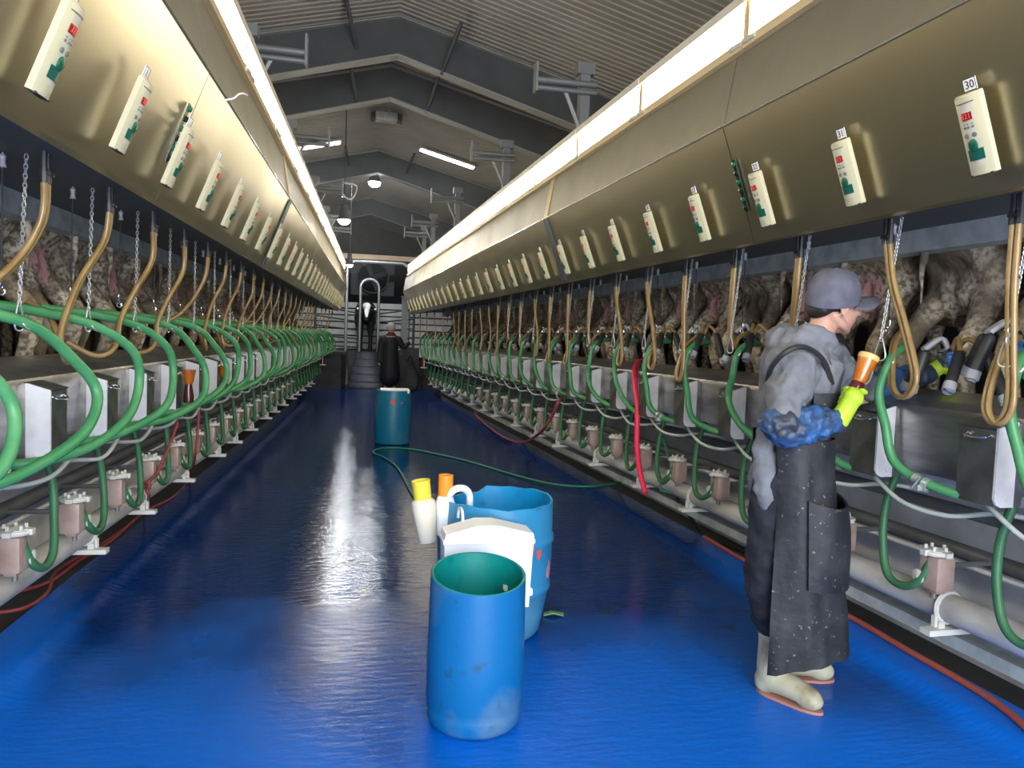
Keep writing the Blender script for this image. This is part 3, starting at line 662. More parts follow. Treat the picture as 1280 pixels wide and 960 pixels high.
# ---------------------------------------------------------------- cows standing with their hind legs to the pit
def cow_mesh(sd, v):
    rng = random.Random(v); g = MB(sd, (2.6, 0, 1.0))
    def cap(pts, rs): g.tube(spl(pts, 4), [rs[min(int(i/(4*(len(pts)-1)+.0001)*(len(rs)-1)), len(rs)-2)]*(1-((i/(4*(len(pts)-1))*(len(rs)-1)) % 1 if i < 4*(len(pts)-1) else 1))+rs[min(int(i/(4*(len(pts)-1)+.0001)*(len(rs)-1)), len(rs)-2)+1]*((i/(4*(len(pts)-1))*(len(rs)-1)) % 1 if i < 4*(len(pts)-1) else 1) for i in range(4*(len(pts)-1)+1)], 12)
    for q in (-1, 1):
        y = q*.15+rng.uniform(-.015, .015); dn = rng.uniform(-.05, .05)
        cap([(2.52+dn, y, 1.0), (2.53+dn, y, 1.06), (2.50+dn, y, 1.14), (2.47+dn, y, 1.32), (2.43+dn, y, 1.50), (2.50+dn, y, 1.64), (2.60, y, 1.80), (2.68, y*.95, 2.0)], [.062, .058, .047, .043, .058, .064, .078, .11])
        g.ball((2.42+dn, y, 1.52), (.05, .045, .06)); g.ball((2.68, q*.14, 2.12), (.24, .115, .27), 14)
        cap([(3.72, q*.14, 1.0), (3.72, q*.14, 1.35), (3.72, q*.15, 1.6), (3.70, q*.16, 1.95)], [.06, .045, .06, .12])
    g.ball((2.72, 0, 2.15), (.34, .27, .25), 16); g.ball((3.2, 0, 2.05), (.72, .285, .38), 18); g.ball((3.75, 0, 2.1), (.4, .27, .36), 16)
    cap([(3.95, 0, 2.2), (4.15, 0, 2.3), (4.35, 0, 2.38)], [.2, .15, .12]); cap([(4.3, 0, 2.4), (4.5, 0, 2.25), (4.62, 0, 2.15)], [.11, .09, .07])
    uz = 1.83+rng.uniform(-.02, .02)
    for q in (-1, 1): g.ball((2.66, q*.055, uz), (.15, .085, .14), 14); g.cyl((2.60, q*.05, uz-.10), (2.60, q*.05, uz-.18), .014, 8); g.cyl((2.74, q*.05, uz-.10), (2.74, q*.05, uz-.17), .014, 8)
    cap([(2.40, .0, 2.25), (2.36, .02, 2.0), (2.37, .03, 1.75)], [.03, .025, .02])
    cm = cow_mat('cow_hide', *[((.26, .20, .13), (.80, .72, .58), (.15, .11, .065)), ((.12, .095, .07), (.55, .47, .36), (.16, .12, .075)), ((.36, .28, .19), (.70, .60, .45), (.15, .11, .07))][v % 3], (sd*.02, 0, uz-1.0) if v != 1 else None)
    return blob('cow', g, .026, cm, 5)
COLS = ['brown and white', 'dark brown', 'mud-splashed tan']
for sd in (1, -1):
    cm = [cow_mesh(sd, v) for v in range(3)]
    for i in range(-1, N-1):
        s = s_of(sd, i)+(.60 if sd > 0 else .9)
        place('cow', cm[i % 3], None, sw(sd, s, 2.6, 1.0), sd*ANG, '%s cow with %s hind legs, %s from the camera in the %s row' % ('dirty', COLS[i % 3], ORD[i+1], SIDE[sd]), 'cow', 'cows in the milking rows')

# ================================================================== overhead: arms, pipes, lamps
for sd in (1, -1):
    o = (1.22, 0, 3.85)
    pl = MB(sd, o); pl.box((1.22, 0, 3.86), (.02, .10, .26))
    tb = [MB(sd, o), MB(sd, o)]
    for q, z_ in enumerate((3.845, 3.775)): tb[q].cyl((1.22, 0, z_), (1.80, 0, z_+.01), .03 if q == 0 else .024, 10)
    po = MB(sd, o); po.box((1.70, .06, 3.48), (.09, .09, 1.0)); po.box((1.70, .06, 4.0), (.16, .12, .10))
    br = MB(sd, o); br.cyl((1.50, .02, 3.80), (1.68, .05, 3.45), .02, 8)
    spec = ('lift_arm', None, [('end_plate', pl.data('end_plate', M['post'])), ('arm_tube', tb[0].data('arm_tube', M['post'])), ('arm_tube', tb[1].data('arm_tube', M['post'])), ('post', po.data('post', M['post'])), ('arm_brace', br.data('arm_brace', M['post']))])
    for i, (s, z_) in enumerate(((6.7, 3.85), (9.76, 3.9), (13.5, 3.98), (16.6, 3.98), (18.1, 3.93))):
        spawn(spec, sw(sd, s, 1.22, z_), sd*ANG, '%s steel arm with end plate above the %s strip lights' % (ORD[i], SIDE[sd]), 'lift arm', 'lift arms above the rows')
    mb = MB(sd, (1.8, S0, 3.62)); mb.tube([(1.8, S0, 3.55), (1.8, 19, 3.55)], .025, 8)
    mb.build('overhead_pipe', M['post'], loc=sw(sd, S0, 1.8, 3.62), rz=sd*ANG, label='long grey pipe running behind the %s strip lights' % SIDE[sd], cat='pipe')
M['lamp'] = mat('lit_lamp_lens', (.9, .9, .9), .4, emit=((.93, .97, 1.0), 220))
M['panel_lamp'] = mat('lit_panel_lens', (.9, .9, .9), .4, emit=((.95, .97, 1.0), 14))
for p, Y, r_, lab in (((468, 228), 20.9, .17, 'round high-bay lamp glowing near the ridge'), ((430, 275), 15.4, .125, 'round high-bay lamp glowing lower behind the left arms'), ((437, 331), 20.9, .09, 'small round lamp glowing at the end of the left strip lights')):
    c = px(*p, Y); t = thing('high_bay_lamp', c, lab, 'lamp', 'high bay lamps')
    mb = MB(); mb.lathe([(r_*.98, 0), (r_*1.05, .02), (r_*.7, .16), (.06, .22), (.06, .30), (0, .30)], k=20); mb.build('shade', M['frame'], t)
    mb = MB(); mb.lathe([(0, -r_*.75), (r_*.5, -r_*.66), (r_*.85, -r_*.36), (r_*.97, .01), (0, .012)], k=20); mb.build('lens', M['lamp'], t)
    mb = MB(); zc = RIDGE-.05-SL*abs(c.x-AX)-c.z; mb.cyl((0, 0, .28), (0, 0, zc), .012, 6); mb.build('stem', M['frame'], t)
for sd, lab in ((1, 'slim lit ceiling panel light right of the ridge'), (-1, 'slim lit ceiling panel light left of the ridge')):
    xm = AX+sd*1.55; zc = RIDGE-.10-SL*1.55; t = thing('ceiling_light', (xm, 17.9, zc), lab, 'ceiling light', 'ceiling panel lights', 0)
    a = math.atan(SL)*sd
    mb = MB(); mb.box((0, 0, .02), (1.36, .30, .05), ry=a); mb.build('light_body', M['housing'], t)
    mb = MB(); mb.box((0, 0, -.01), (1.30, .24, .02), ry=a); mb.build('lens', M['panel_lamp'], t)
c = px(483, 147, 16.0); t = thing('vent_heater', c, 'small metal heater box hanging under the roof ridge', 'heater')
mb = MB(); mb.box((0, 0, 0), (.44, .3, .16), bev=.02); mb.build('casing', M['galv'], t)
for q in range(4): mb = MB(); mb.box((.27+.001*q, 0, -.06+.04*q), (.10, .28, .008), ry=.3); mb.box((-.27, 0, -.06+.04*q), (.10, .28, .008), ry=-.3); mb.build('louvre', M['frame'], t)
mb = MB(); mb.cyl((0, 0, .08), (0, 0, 6.1-c.z), .012, 6); mb.build('hanger', M['frame'], t)
# wire loop by the left arms
mb = MB(); P = [sw(-1, 13.5, 1.235, 3.945), px(431, 246, 14.0), px(438, 249, 14.0), px(444, 243, 14.0), px(445, 232, 14.0), sw(-1, 13.52, 1.20, 4.10)]
mb.tube(spl(P, 5), .014, 6); mb.build('loose_cable', M['clampw'], label='pale cable drooping in a loop from a left arm', cat='cable')
mb = MB(); P = [px(281, 125, 3.3), px(292, 123, 3.35), px(298, 118, 3.4), px(304, 117, 3.45), px(309, 119, 3.5)]
mb.tube(spl(P, 4), .004, 5); mb.build('frayed_wire', M['paper'], label='short frayed white wire beside the left strip light', cat='wire')

# ================================================================== far end
def simple(name, fn, m, label, cat=None, kind=None, group=None, **kw):
    mb = MB(); fn(mb); return mb.build(name, m, label=label, cat=cat, kind=kind, group=group, **kw)
M['dark_conc'] = mat('dark_stained_concrete', (.075, .07, .065), .75, 0, var=(.045, .042, .04), scale=3)
YE = 20.78
simple('wall_pit_end', lambda mb: (mb.box((AX-1.75, YE+.1, .45), (1.9, .2, 1.1)), mb.box((AX+2.15, YE+.1, .45), (1.4, .2, 1.1)), mb.box((AX, YE+1.75, .45), (6, .2, 1.1))), M['dark_conc'], 'dark concrete wall closing the far end of the pit', kind='structure')
simple('floor_far', lambda mb: (mb.box((AX, 27.5, .96), (17, 10, .08)), mb.box((AX-2.6, 21.6, .96), (3.8, 1.8, .08)), mb.box((AX+3.1, 21.6, .96), (3.4, 1.8, .08))), M['deck'], 'dark deck beyond the far end of the pit', kind='structure')
M['ramp'] = mat('dark_blue_step_rubber', (.012, .016, .035), .35, 0, var=(.03, .035, .055), scale=4)
t = thing('exit_steps', (.55, 20.9, 0), 'dark wet steps leading out of the pit at the far end', 'steps')
for q in range(5):
    mb = MB(); h = .2*(q+1); mb.box((0, .1+.34*q, h/2-.02), (1.15-.10*q, .36, h), bev=.01); mb.build('step', M['ramp'], t)
for sd in (-1, 1):
    mb = MB(); mb.extrude([(-.05, 0), (1.7, 1.0), (1.7, 1.06), (-.05, .12)], 'x', sd*.62-.03, sd*.62+.03); mb.build('side_kerb', M['rubber_floor'], t)
# hoop gate and arch
def hoop(mb, x0, x1, z0, z1, y, r, k=10):
    R = min((x1-x0)/2, .24); P = [(x0, y, z0), (x0, y, z1-R)]
    P += [(x0+R-R*math.cos(a), y, z1-R+R*math.sin(a)) for a in [PI/2*i/6 for i in range(1, 7)]]
    P += [(x1-R+R*math.sin(a), y, z1-R+R*math.cos(a)) for a in [PI/2*i/6 for i in range(0, 6)]]
    P += [(x1, y, z1-R), (x1, y, z0)]; mb.tube(P, r, k)
M['tube_grey'] = mat('grey_tube', (.36, .37, .36), .4, .5)
a, b, c = px(449, 440, 21.6), px(472, 440, 21.6), px(461, 349, 21.6)
simple('hoop_bar', lambda mb: hoop(mb, a.x, b.x, 1.0, c.z, 21.6, .035), M['tube_grey'], 'grey inverted-U tube hoop in front of the far cow', 'hoop')
a, b = px(434, 340, 21.9), px(512, 340, 21.9); c = px(470, 328, 21.9)
simple('arch_frame', lambda mb: hoop(mb, a.x, b.x, 1.0, c.z, 21.9, .045), M['tube_grey'], 'large grey tubular arch across the far end of the parlour', 'arch')
a, b = px(405, 316, 21.3), px(522, 327, 21.3)
simple('header_beam', lambda mb: mb.box(((a.x+b.x)/2, 21.3, (a.z+b.z)/2), (b.x-a.x+3, .15, .13)), M['wood'], 'pale timber beam across the far end above the arch', 'beam')
M['slat'] = mat('white_wall_board', (.62, .62, .60), .6, 0, var=(.45, .45, .44), scale=3)
t = thing('board_wall', (AX, 23.9, 1.0), 'whitewashed board wall behind the far gates', 'board wall')
for q in range(7): mb = MB(); mb.box((0, 0, .12+.21*q), (5.2, .03, .17)); mb.build('board', M['slat'], t)
for x in (-2.2, -.9, .9, 2.2): mb = MB(); mb.box((x, .06, .75), (.08, .08, 1.5)); mb.build('upright', M['frame'], t)
def gate(x0, x1, y0, y1, lab):
    t = thing('swing_gate', (x0, y0, 1.0), lab, 'gate', 'far gates')
    for q in range(5): mb = MB(); mb.cyl((0, 0, .16+.27*q), (x1-x0, y1-y0, .10+.25*q), .022, 8); mb.build('rail', M['frame'], t)
    for x, y in ((0, 0), (x1-x0, y1-y0)): mb = MB(); mb.cyl((x, y, 0), (x, y, 1.42), .035, 8); mb.build('gate_post', M['frame'], t)
gate(-.95, .22, 21.5, 22.6, 'dark barred gate left of the far cow')
gate(1.75, .78, 21.5, 22.6, 'dark barred gate right of the far cow')
p = px(505, 420, 21.2); simple('gate_pillar', lambda mb: (mb.box((p.x, 21.2, 1.75), (.16, .16, 1.6)), mb.box((p.x, 21.2, 2.56), (.2, .2, .04))), M['post'], 'thick grey post right of the far worker', 'post')
# fan behind the arch
p = px(466, 347, 26.0); t = thing('wall_fan', p, 'dark grey fan housing seen through the far arch', 'fan')
mb = MB(); mb.lathe([(.50, -.08), (.54, -.1), (.54, .1), (.5, .1), (.5, -.08)], k=28, M=Matrix.Rotation(PI/2, 3, 'X')); mb.build('fan_ring', M['frame'], t)
mb = MB()
for sgn in ((-1, -1), (-1, 1), (1, -1), (1, 1)): mb.extrude([(sgn[0]*.72, sgn[1]*.60), (sgn[0]*.12, sgn[1]*.60), (sgn[0]*.38, sgn[1]*.42), (sgn[0]*.54, sgn[1]*.12), (sgn[0]*.72, sgn[1]*.12)], 'y', .02, .05)
mb.extrude([(-.72, -.6), (-.72, .6), (-.54, .1), (-.54, -.1)], 'y', .051, .06)
mb.build('fan_frame', M['frame'], t)
for q in range(4): mb = MB(); mb.box((.25*math.cos(q*PI/2+.4), 0, .25*math.sin(q*PI/2+.4)), (.42, .02, .16), ry=-(q*PI/2+.4), rx=.3); mb.build('blade', M['frame'], t)
# wire racks with bottles at the row ends
M['darkred'] = mat('dark_red_glass', (.13, .025, .02), .2)
for sd, s, lab in ((-1, 18.6, 'left'), (1, 18.6, 'right')):
    t = thing('bottle_rack', sw(sd, s, 1.83, .72), 'white wire rack hanging at the far end of the %s row' % lab, 'rack', 'wire racks', sd*ANG)
    mb = MB()
    for y in (-.09, .09): mb.tube([(0, y, 0), (0, y, .40)], .012, 6)
    mb.build('rack_side', M['clampw'], t); mb = MB(); mb.box((0, 0, 0), (.14, .22, .02)); mb.build('rack_shelf', M['clampw'], t)
    mb = MB(); mb.lathe([(0, 0), (.05, 0), (.055, .02), (.055, .2), (.02, .26), (.02, .30), (0, .30)], k=12)
    mb.build('dip_bottle', M['darkred'], loc=sw(sd, s, 1.83, .735), label='dark red bottle in the wire rack of the %s row' % lab, cat='bottle', group='bottles in the racks')
simple('black_hose_loop', lambda mb: mb.tube(spl([px(508, 452, 20.0), px(512, 445, 20.0), px(517, 455, 20.0), px(523, 472, 20.0), px(521, 484, 20.1), px(512, 489, 20.3), px(503, 483, 20.3)], 5), .03, 8), M['black'], 'thick black hose looped beside the far worker', 'hose')
simple('grey_wall_flap', lambda mb: mb.box((1.62, 20.55, .62), (.5, .05, 1.1), rz=-.3), M['dark_conc'], 'grey rubber flap at the far right corner of the pit', 'flap')

# ================================================================== barrels and what hangs on them
def plastic(name, col, fade, dirt, sc=3.2, rough=.42):
    m = mat(name, col, rough, 0, var=fade, scale=sc, detail=5, fac=(.52, .68), bump=.08, bscale=30)
    nt = m.node_tree; N = nt.nodes; L = nt.links; b = N['Principled BSDF']; src = b.inputs['Base Color'].links[0].from_socket
    tc = N.new('ShaderNodeTexCoord'); n = N.new('ShaderNodeTexNoise'); n.inputs['Scale'].default_value = 14; n.inputs['Detail'].default_value = 7; L.new(tc.outputs['Object'], n.inputs['Vector'])
    r = N.new('ShaderNodeValToRGB'); r.color_ramp.elements[0].position = .62; r.color_ramp.elements[1].position = .72; r.color_ramp.elements[0].color = (0, 0, 0, 1); r.color_ramp.elements[1].color = (.7, .7, .7, 1)
    L.new(n.outputs['Fac'], r.inputs['Fac']); mx = N.new('ShaderNodeMixRGB'); mx.inputs[2].default_value = (*dirt, 1)
    L.new(r.outputs[0], mx.inputs[0]); L.new(src, mx.inputs[1]); L.new(mx.outputs[0], b.inputs['Base Color']); return m
M['blue1'] = plastic('bright_blue_plastic', (.003, .130, .35), (.09, .19, .31), (.02, .07, .12))
M['blue2'] = plastic('faded_blue_plastic', (.03, .24, .46), (.10, .29, .42), (.05, .12, .16), 2.4)
M['teal_in'] = plastic('teal_inner_plastic', (.0, .20, .19), (.0, .24, .23), (.0, .13, .14))
M['blue_in'] = plastic('blue_inner_plastic', (.004, .26, .58), (.02, .30, .60), (.01, .16, .34))
M['blue3'] = plastic('teal_blue_plastic', (.006, .17, .28), (.05, .22, .30), (.01, .10, .15))
M['paint'] = mat('red_paint_mark', (.75, .10, .05), .6, 0)
M['paint_dim'] = mat('faded_pink_paint', (.55, .22, .24), .6)
M['jug'] = mat('white_plastic', (.88, .89, .90), .35)
M['yellow'] = mat('yellow_plastic', (.85, .70, .06), .4)
M['orange'] = mat('orange_plastic', (.90, .30, .02), .4)
def barrel(loc, prof, inner, wob, mo, mi, lab):
    t = thing('barrel', loc, lab, 'barrel', 'blue barrels')
    mb = MB(); mb.lathe([(0, .0)]+prof, k=40, wob=wob); mb.build('barrel_wall', mo, t, ang=50)
    top = prof[-1]
    mb = MB(); mb.lathe([top, (top[0]-.004, top[1]+.003), (top[0]-.012, top[1])]+inner+[(0, .03)], k=40, wob=wob); mb.build('inside', mi, t, ang=50)
    return t
def cyl_patch(t, name, R, a0, a1, z0, z1, m, rag=.3, k=6, dz=None):
    mb = MB(); vs = []
    for i in range(k+1):
        f = i/k; a = a0+(a1-a0)*f; h = math.sin(PI*min(max(f, .08), .92))**rag
        zc = (z0+z1)/2+(random.uniform(-.1, .1)*(z1-z0)); hh = (z1-z0)/2*h*random.uniform(.8, 1)
        vs += [(R*math.cos(a), R*math.sin(a), zc-hh), (R*math.cos(a), R*math.sin(a), zc+hh), ((R-.004)*math.cos(a), (R-.004)*math.sin(a), zc-hh), ((R-.004)*math.cos(a), (R-.004)*math.sin(a), zc+hh)]
    fs = []
    for i in range(k): a, b = 4*i, 4*i+4; fs += [(a, b, b+1, a+1), (a+2, a+3, b+3, b+2), (a, a+2, b+2, b), (a+1, b+1, b+3, a+3)]
    fs += [(0, 1, 3, 2), (4*k, 4*k+2, 4*k+3, 4*k+1)]
    mb.add(vs, fs); return mb.build(name, m, t)
w1 = lambda a, z: .028*math.sin(a)*(1 if z > .4 else 0)*1.0
t = barrel((.512, 2.845, 0), [(.150, 0), (.170, .004), (.182, .02), (.188, .07), (.184, .085), (.190, .10), (.190, .3), (.187, .50), (.186, .585)], [(.172, .30), (.165, .06)], w1, M['blue1'], M['teal_in'], 'bright blue cut barrel with teal inside standing in front')
cyl_patch(t, 'drain_hole', .1755, .62, .75, .47, .50, M['paper'])
w2 = lambda a, z: (.005*math.sin(2*a+.6)+.003*math.sin(5*a)+.003*math.sin(13*a)-(.028 if math.cos(a-2.0) > .93 else 0)) if z > .6 else 0
B2 = (.752, 3.74)
t = barrel((*B2, 0), [(.20, 0), (.225, .004), (.245, .03), (.265, .14), (.282, .235), (.292, .245), (.292, .268), (.286, .28), (.293, .38), (.293, .475), (.301, .487), (.301, .512), (.293, .525), (.290, .69)], [(.275, .40), (.235, .06)], w2, M['blue2'], M['blue_in'], 'large faded blue barrel with ragged cut rim behind the front barrel')
cyl_patch(t, 'paint_mark', .2925, -.62, -.48, .30, .40, M['paint_dim']); cyl_patch(t, 'paint_mark', .2945, -.98, -.88, .43, .52, M['paint'])
B3 = (.60, 10.5)
t = barrel((*B3, 0), [(.20, 0), (.235, .01), (.245, .05), (.25, .3), (.25, .55), (.24, .70), (.235, .74)], [(.225, .4), (.2, .05)], lambda a, z: 0, M['blue3'], M['teal_in'], 'teal blue barrel with red marks standing far down the floor')
cyl_patch(t, 'paint_mark', .2485, -1.75, -1.50, .50, .64, M['paint']); cyl_patch(t, 'paint_mark', .2485, -1.18, -1.05, .54, .60, M['paint_dim'])
mb = MB(1, (0, 0, 0)); mb.box((0, 0, .02), (.40, .30, .06), bev=.02)
mb.build('white_board', M['jug'], loc=(B3[0]+.02, B3[1], .71), label='white plastic slab lying in the mouth of the far barrel', cat='slab')
# white tank hooked on the large barrel
t = thing('white_tank', (.625, 3.30, .30), 'white plastic tank hanging on the large barrel behind the front barrel', 'tank')
mb = MB(); mb.extrude([(-.19, 0), (.19, 0), (.20, .28), (.205, .305), (.20, .335), (.03, .375), (-.05, .375), (-.195, .335), (-.205, .30), (-.20, .28)], 'y', -.075, .075); mb.build('tank_body', M['jug'], t, ang=30)
mb = MB(); mb.box((0, 0, .30), (.415, .165, .018), bev=.004); mb.build('tank_rim', M['jug'], t)
mb = MB(); mb.lathe([(0, 0), (.025, 0), (.03, .012), (0, .022)], (0, 0, 0), 12, M=Matrix.Rotation(PI/2, 3, 'Y')); mb.v = [(p[0]+.20, p[1]-.02, p[2]+.255) for p in mb.v]; mb.build('side_cap', M['paint'], t)
mb = MB(); mb.lathe([(0, 0), (.02, 0), (.02, .03), (0, .035)], (0, 0, 0), 12, M=Matrix.Rotation(PI/2, 3, 'Y')); mb.v = [(p[0]+.185, p[1]-.02, p[2]+.05) for p in mb.v]; mb.build('tap', M['jug'], t)
mb = MB(); mb.tube(spl([(-.1, .06, .34), (-.1, .10, .40), (-.1, .20, .39), (-.1, .22, .34)], 4), .007, 6); mb.build('hanger_strap', M['jug'], t)
# dip bottles hooked on the rim of the large barrel
p = px(535, 660, 3.62)
t = thing('dip_bottle', (p.x-.0, 3.62, .50), 'white dip bottle with yellow cup hooked beside the large barrel', 'bottle', 'dip bottles')
Mt = Matrix.Rotation(-.14, 3, 'Y')
mb = MB(); mb.lathe([(0, 0), (.040, 0), (.044, .01), (.060, .17), (.058, .20), (.042, .215)], k=20, M=Mt); mb.build('bottle_body', mat('translucent_bottle', (.80, .74, .58), .35, 0, var=(.80, .78, .72), scale=6), t)
mb = MB(); mb.lathe([(.040, .20), (.043, .22), (.045, .305), (.039, .306), (.034, .24), (0, .24)], k=18, M=Mt); mb.build('yellow_cup', M['yellow'], t)
t = thing('dip_bottle', (p.x+.085, 3.66, .52), 'white dip bottle with orange cup hooked beside the large barrel', 'bottle', 'dip bottles')
mb = MB(); mb.lathe([(0, 0), (.036, 0), (.04, .01), (.05, .16), (.036, .20)], k=20); mb.build('bottle_body', M['jug'], t)
mb = MB(); mb.lathe([(.034, .19), (.037, .20), (.037, .30), (.031, .302), (.028, .23), (0, .23)], k=18); mb.build('orange_cup', M['orange'], t)
mb = MB(); mb.tube(spl([(.01, -.02, .20), (.045, -.03, .235), (.09, -.02, .235), (.12, .0, .20), (.125, .01, .14)], 5), .018, 10); mb.build('hook', M['jug'], t)
# ================================================================== loose hoses and cables
def hose(name, pts, r, m, label, cat='hose', k=8, n=6, **kw):
    P = spl(pts, n); mb = MB(1, tuple(P[0])); mb.tube(P, r, k); return mb.build(name, m, loc=P[0], label=label, cat=cat, ang=80, **kw)
g = lambda x, y, z=.012: gnd(x, y, z)
hose('floor_hose', [g(541, 662), g(528, 640), g(512, 612), g(497, 585), g(480, 572), g(466, 565), g(480, 560), g(510, 561), g(548, 568), g(590, 578), g(640, 593), g(690, 605, .03), g(735, 608, .06), gnd(770, 604, .065), sw(1, *[pn(1, 790, 599, 2.15)[q] for q in (0, 1, 2)])], .011, M['thin_green'], 'thin green hose snaking across the wet blue floor')
q = lambda x, y, n_: sw(1, *pn(1, x, y, n_))
lf = lambda x, y, n_: sw(-1, *pn(-1, x, y, n_))
h = hose('hooked_hose', [q(806, 453, 2.12), q(802, 451, 2.08), q(797, 453, 2.0), q(793.5, 462, 1.90), q(794, 480, 1.83), q(797, 510, 1.80), q(796, 550, 1.78), q(799, 585, 1.77), q(807, 617, 1.76)], .021, M['red'], 'bright red hose hooked over the right splash pan')
hose('dark_red_hose', [q(702, 497, 1.86), q(697, 505, 1.80), q(689, 522, 1.78), q(676, 540, 1.78), g(655, 553, .07), g(635, 549, .07), g(615, 537, .07), g(598, 522, .07), q(592, 512, 2.1)], .018, M['redcable'], 'dark red hose sagging from the right boxes to the floor edge')
hose('edge_hose', [g(880, 671, .05), g(930, 700, .06), g(1000, 737, .06), g(1075, 778, .06), g(1140, 816, .06), g(1200, 850, .06), g(1250, 882, .06), g(1300, 925, .06)], .016, M['brick'], 'orange red hose lying along the right edge of the floor')
hose('black_cable', [q(846, 623, 2.1), q(852, 632, 2.14), q(862, 645, 2.2), g(880, 668, .03), g(900, 680, .03), g(960, 700, .0)], .012, M['black'], 'black cable dropping from the right pipe to the hose end', 'cable')
hose('teal_hose', [q(822, 527, 2.0), q(828, 548, 2.05), q(835, 570, 2.1), q(838, 590, 2.05), q(828, 600, 1.98), q(826, 612, 1.97), q(838, 616, 2.0)], .008, M['thin_green'], 'thin teal hose dangling behind the bright red hose')
for k_, (P, lab) in enumerate((([lf(222, 528, 1.86), lf(212, 556, 1.88), lf(197, 590, 1.92), lf(183, 606, 1.94), lf(186, 622, 1.94), gnd(178, 640, .05), gnd(150, 665, .05), gnd(110, 690, .05), gnd(70, 715, .05), gnd(60, 740, .05), gnd(30, 760, .05), gnd(-10, 766, .05)], 'dull red cable trailing from the left boxes along the gutter'),
                              ([lf(250, 500, 1.87), lf(247, 540, 1.88), lf(243, 575, 1.92), gnd(236, 600, .05), gnd(215, 622, .05), gnd(180, 640, .06), gnd(140, 675, .05), gnd(100, 700, .05), gnd(60, 728, .05), gnd(0, 745, .05)], 'second dull red cable looping down beside the left gutter'))):
    hose('red_cable', P, .010, M['redcable'], lab, 'cable', group='red cables')
mb = MB(); mb.torus((0, 0, 0), .022, .008, 'y', 12, 6); mb.torus((0, .02, -.025), .02, .008, 'x', 12, 6); mb.build('cable_knot', M['redcable'], loc=lf(183, 607, 1.93), label='knot in the dull red cable beside the left pipe', cat='knot')
# amber dip cups hung on the left boxes
for i, (x, y, lab, m_) in enumerate(((236, 478, 'amber dip cup hooked on a left row box', None), (280, 470, 'dark amber bottle hooked on a left row box', 1))):
    P = lf(x, y, 1.75); t = thing('dip_cup', (P.x, P.y, P.z-.09), lab, 'dip cup', 'dip cups on the left boxes')
    M.setdefault('amber_glass', mat('amber_glass', (.50, .14, .01), .18, 0, var=(.30, .06, .01), scale=12, spec=.7)); M.setdefault('brown_glass', mat('brown_glass', (.075, .012, .008), .15, 0, spec=.7))
    mb = MB(); mb.lathe([(0, -.04), (.03, -.04), (.032, 0), (.022, .07), (.022, .08)], k=14); mb.build('cup_bottle', M['brown_glass'], t)
    mb = MB(); mb.lathe([(.022, .08), (.03, .10), (.043, .17), (.038, .17), (.026, .11), (0, .11)], k=14); mb.build('cup_funnel', M['amber_glass'], t)
# green tag strips fixed near the panel seams
M['strip'] = mat('black_green_strip', (.006, .02, .012), .25); M['stripg'] = mat('green_reflector', (.01, .14, .06), .2)
for sd, s in ((1, 3.42), (-1, 3.35)):
    R3 = on_panel(sd); t = thing('reflector_strip', sw(sd, s, 1.405, 2.30), 'dark strip of green studs beside the seam of the %s panel' % SIDE[sd], 'strip', 'stud strips', sd*ANG)
    mb = MB(); mb.box((0, 0, -.004), (.026, .26, .006)); mb.v = [tuple(R3 @ Vector(p)) for p in mb.v]; mb.build('backing', M['strip'], t)
    for q_ in range(6):
        mb = MB(); mb.lathe([(0, 0), (.013, 0), (.012, .010), (0, .014)], (0, -.11+.044*q_, 0), 8); mb.v = [tuple(R3 @ Vector(p)) for p in mb.v]
        mb.build('stud', M['stripg'] if q_ % 2 else M['strip'], t)
# crumpled green leaf on the floor
p = gnd(690, 770); mb = MB(); mb.add([(-.05, -.01, .01), (0, -.03, .03), (.06, -.02, .008), (.07, .01, .012), (.0, .03, .02), (-.04, .03, .008), (-.05, -.01, .004), (0, -.03, .022), (.06, -.02, .002), (.07, .01, .004), (.0, .03, .012), (-.04, .03, .002)], [(0, 1, 4, 5), (1, 2, 3, 4), (6, 11, 10, 7), (7, 10, 9, 8), (0, 6, 7, 1), (1, 7, 8, 2), (2, 8, 9, 3), (3, 9, 10, 4), (4, 10, 11, 5), (5, 11, 6, 0)])
mb.build('torn_leaf', mat('torn_green_leaf', (.14, .30, .09), .6), loc=p, label='torn green scrap lying by the large barrel', cat='scrap')

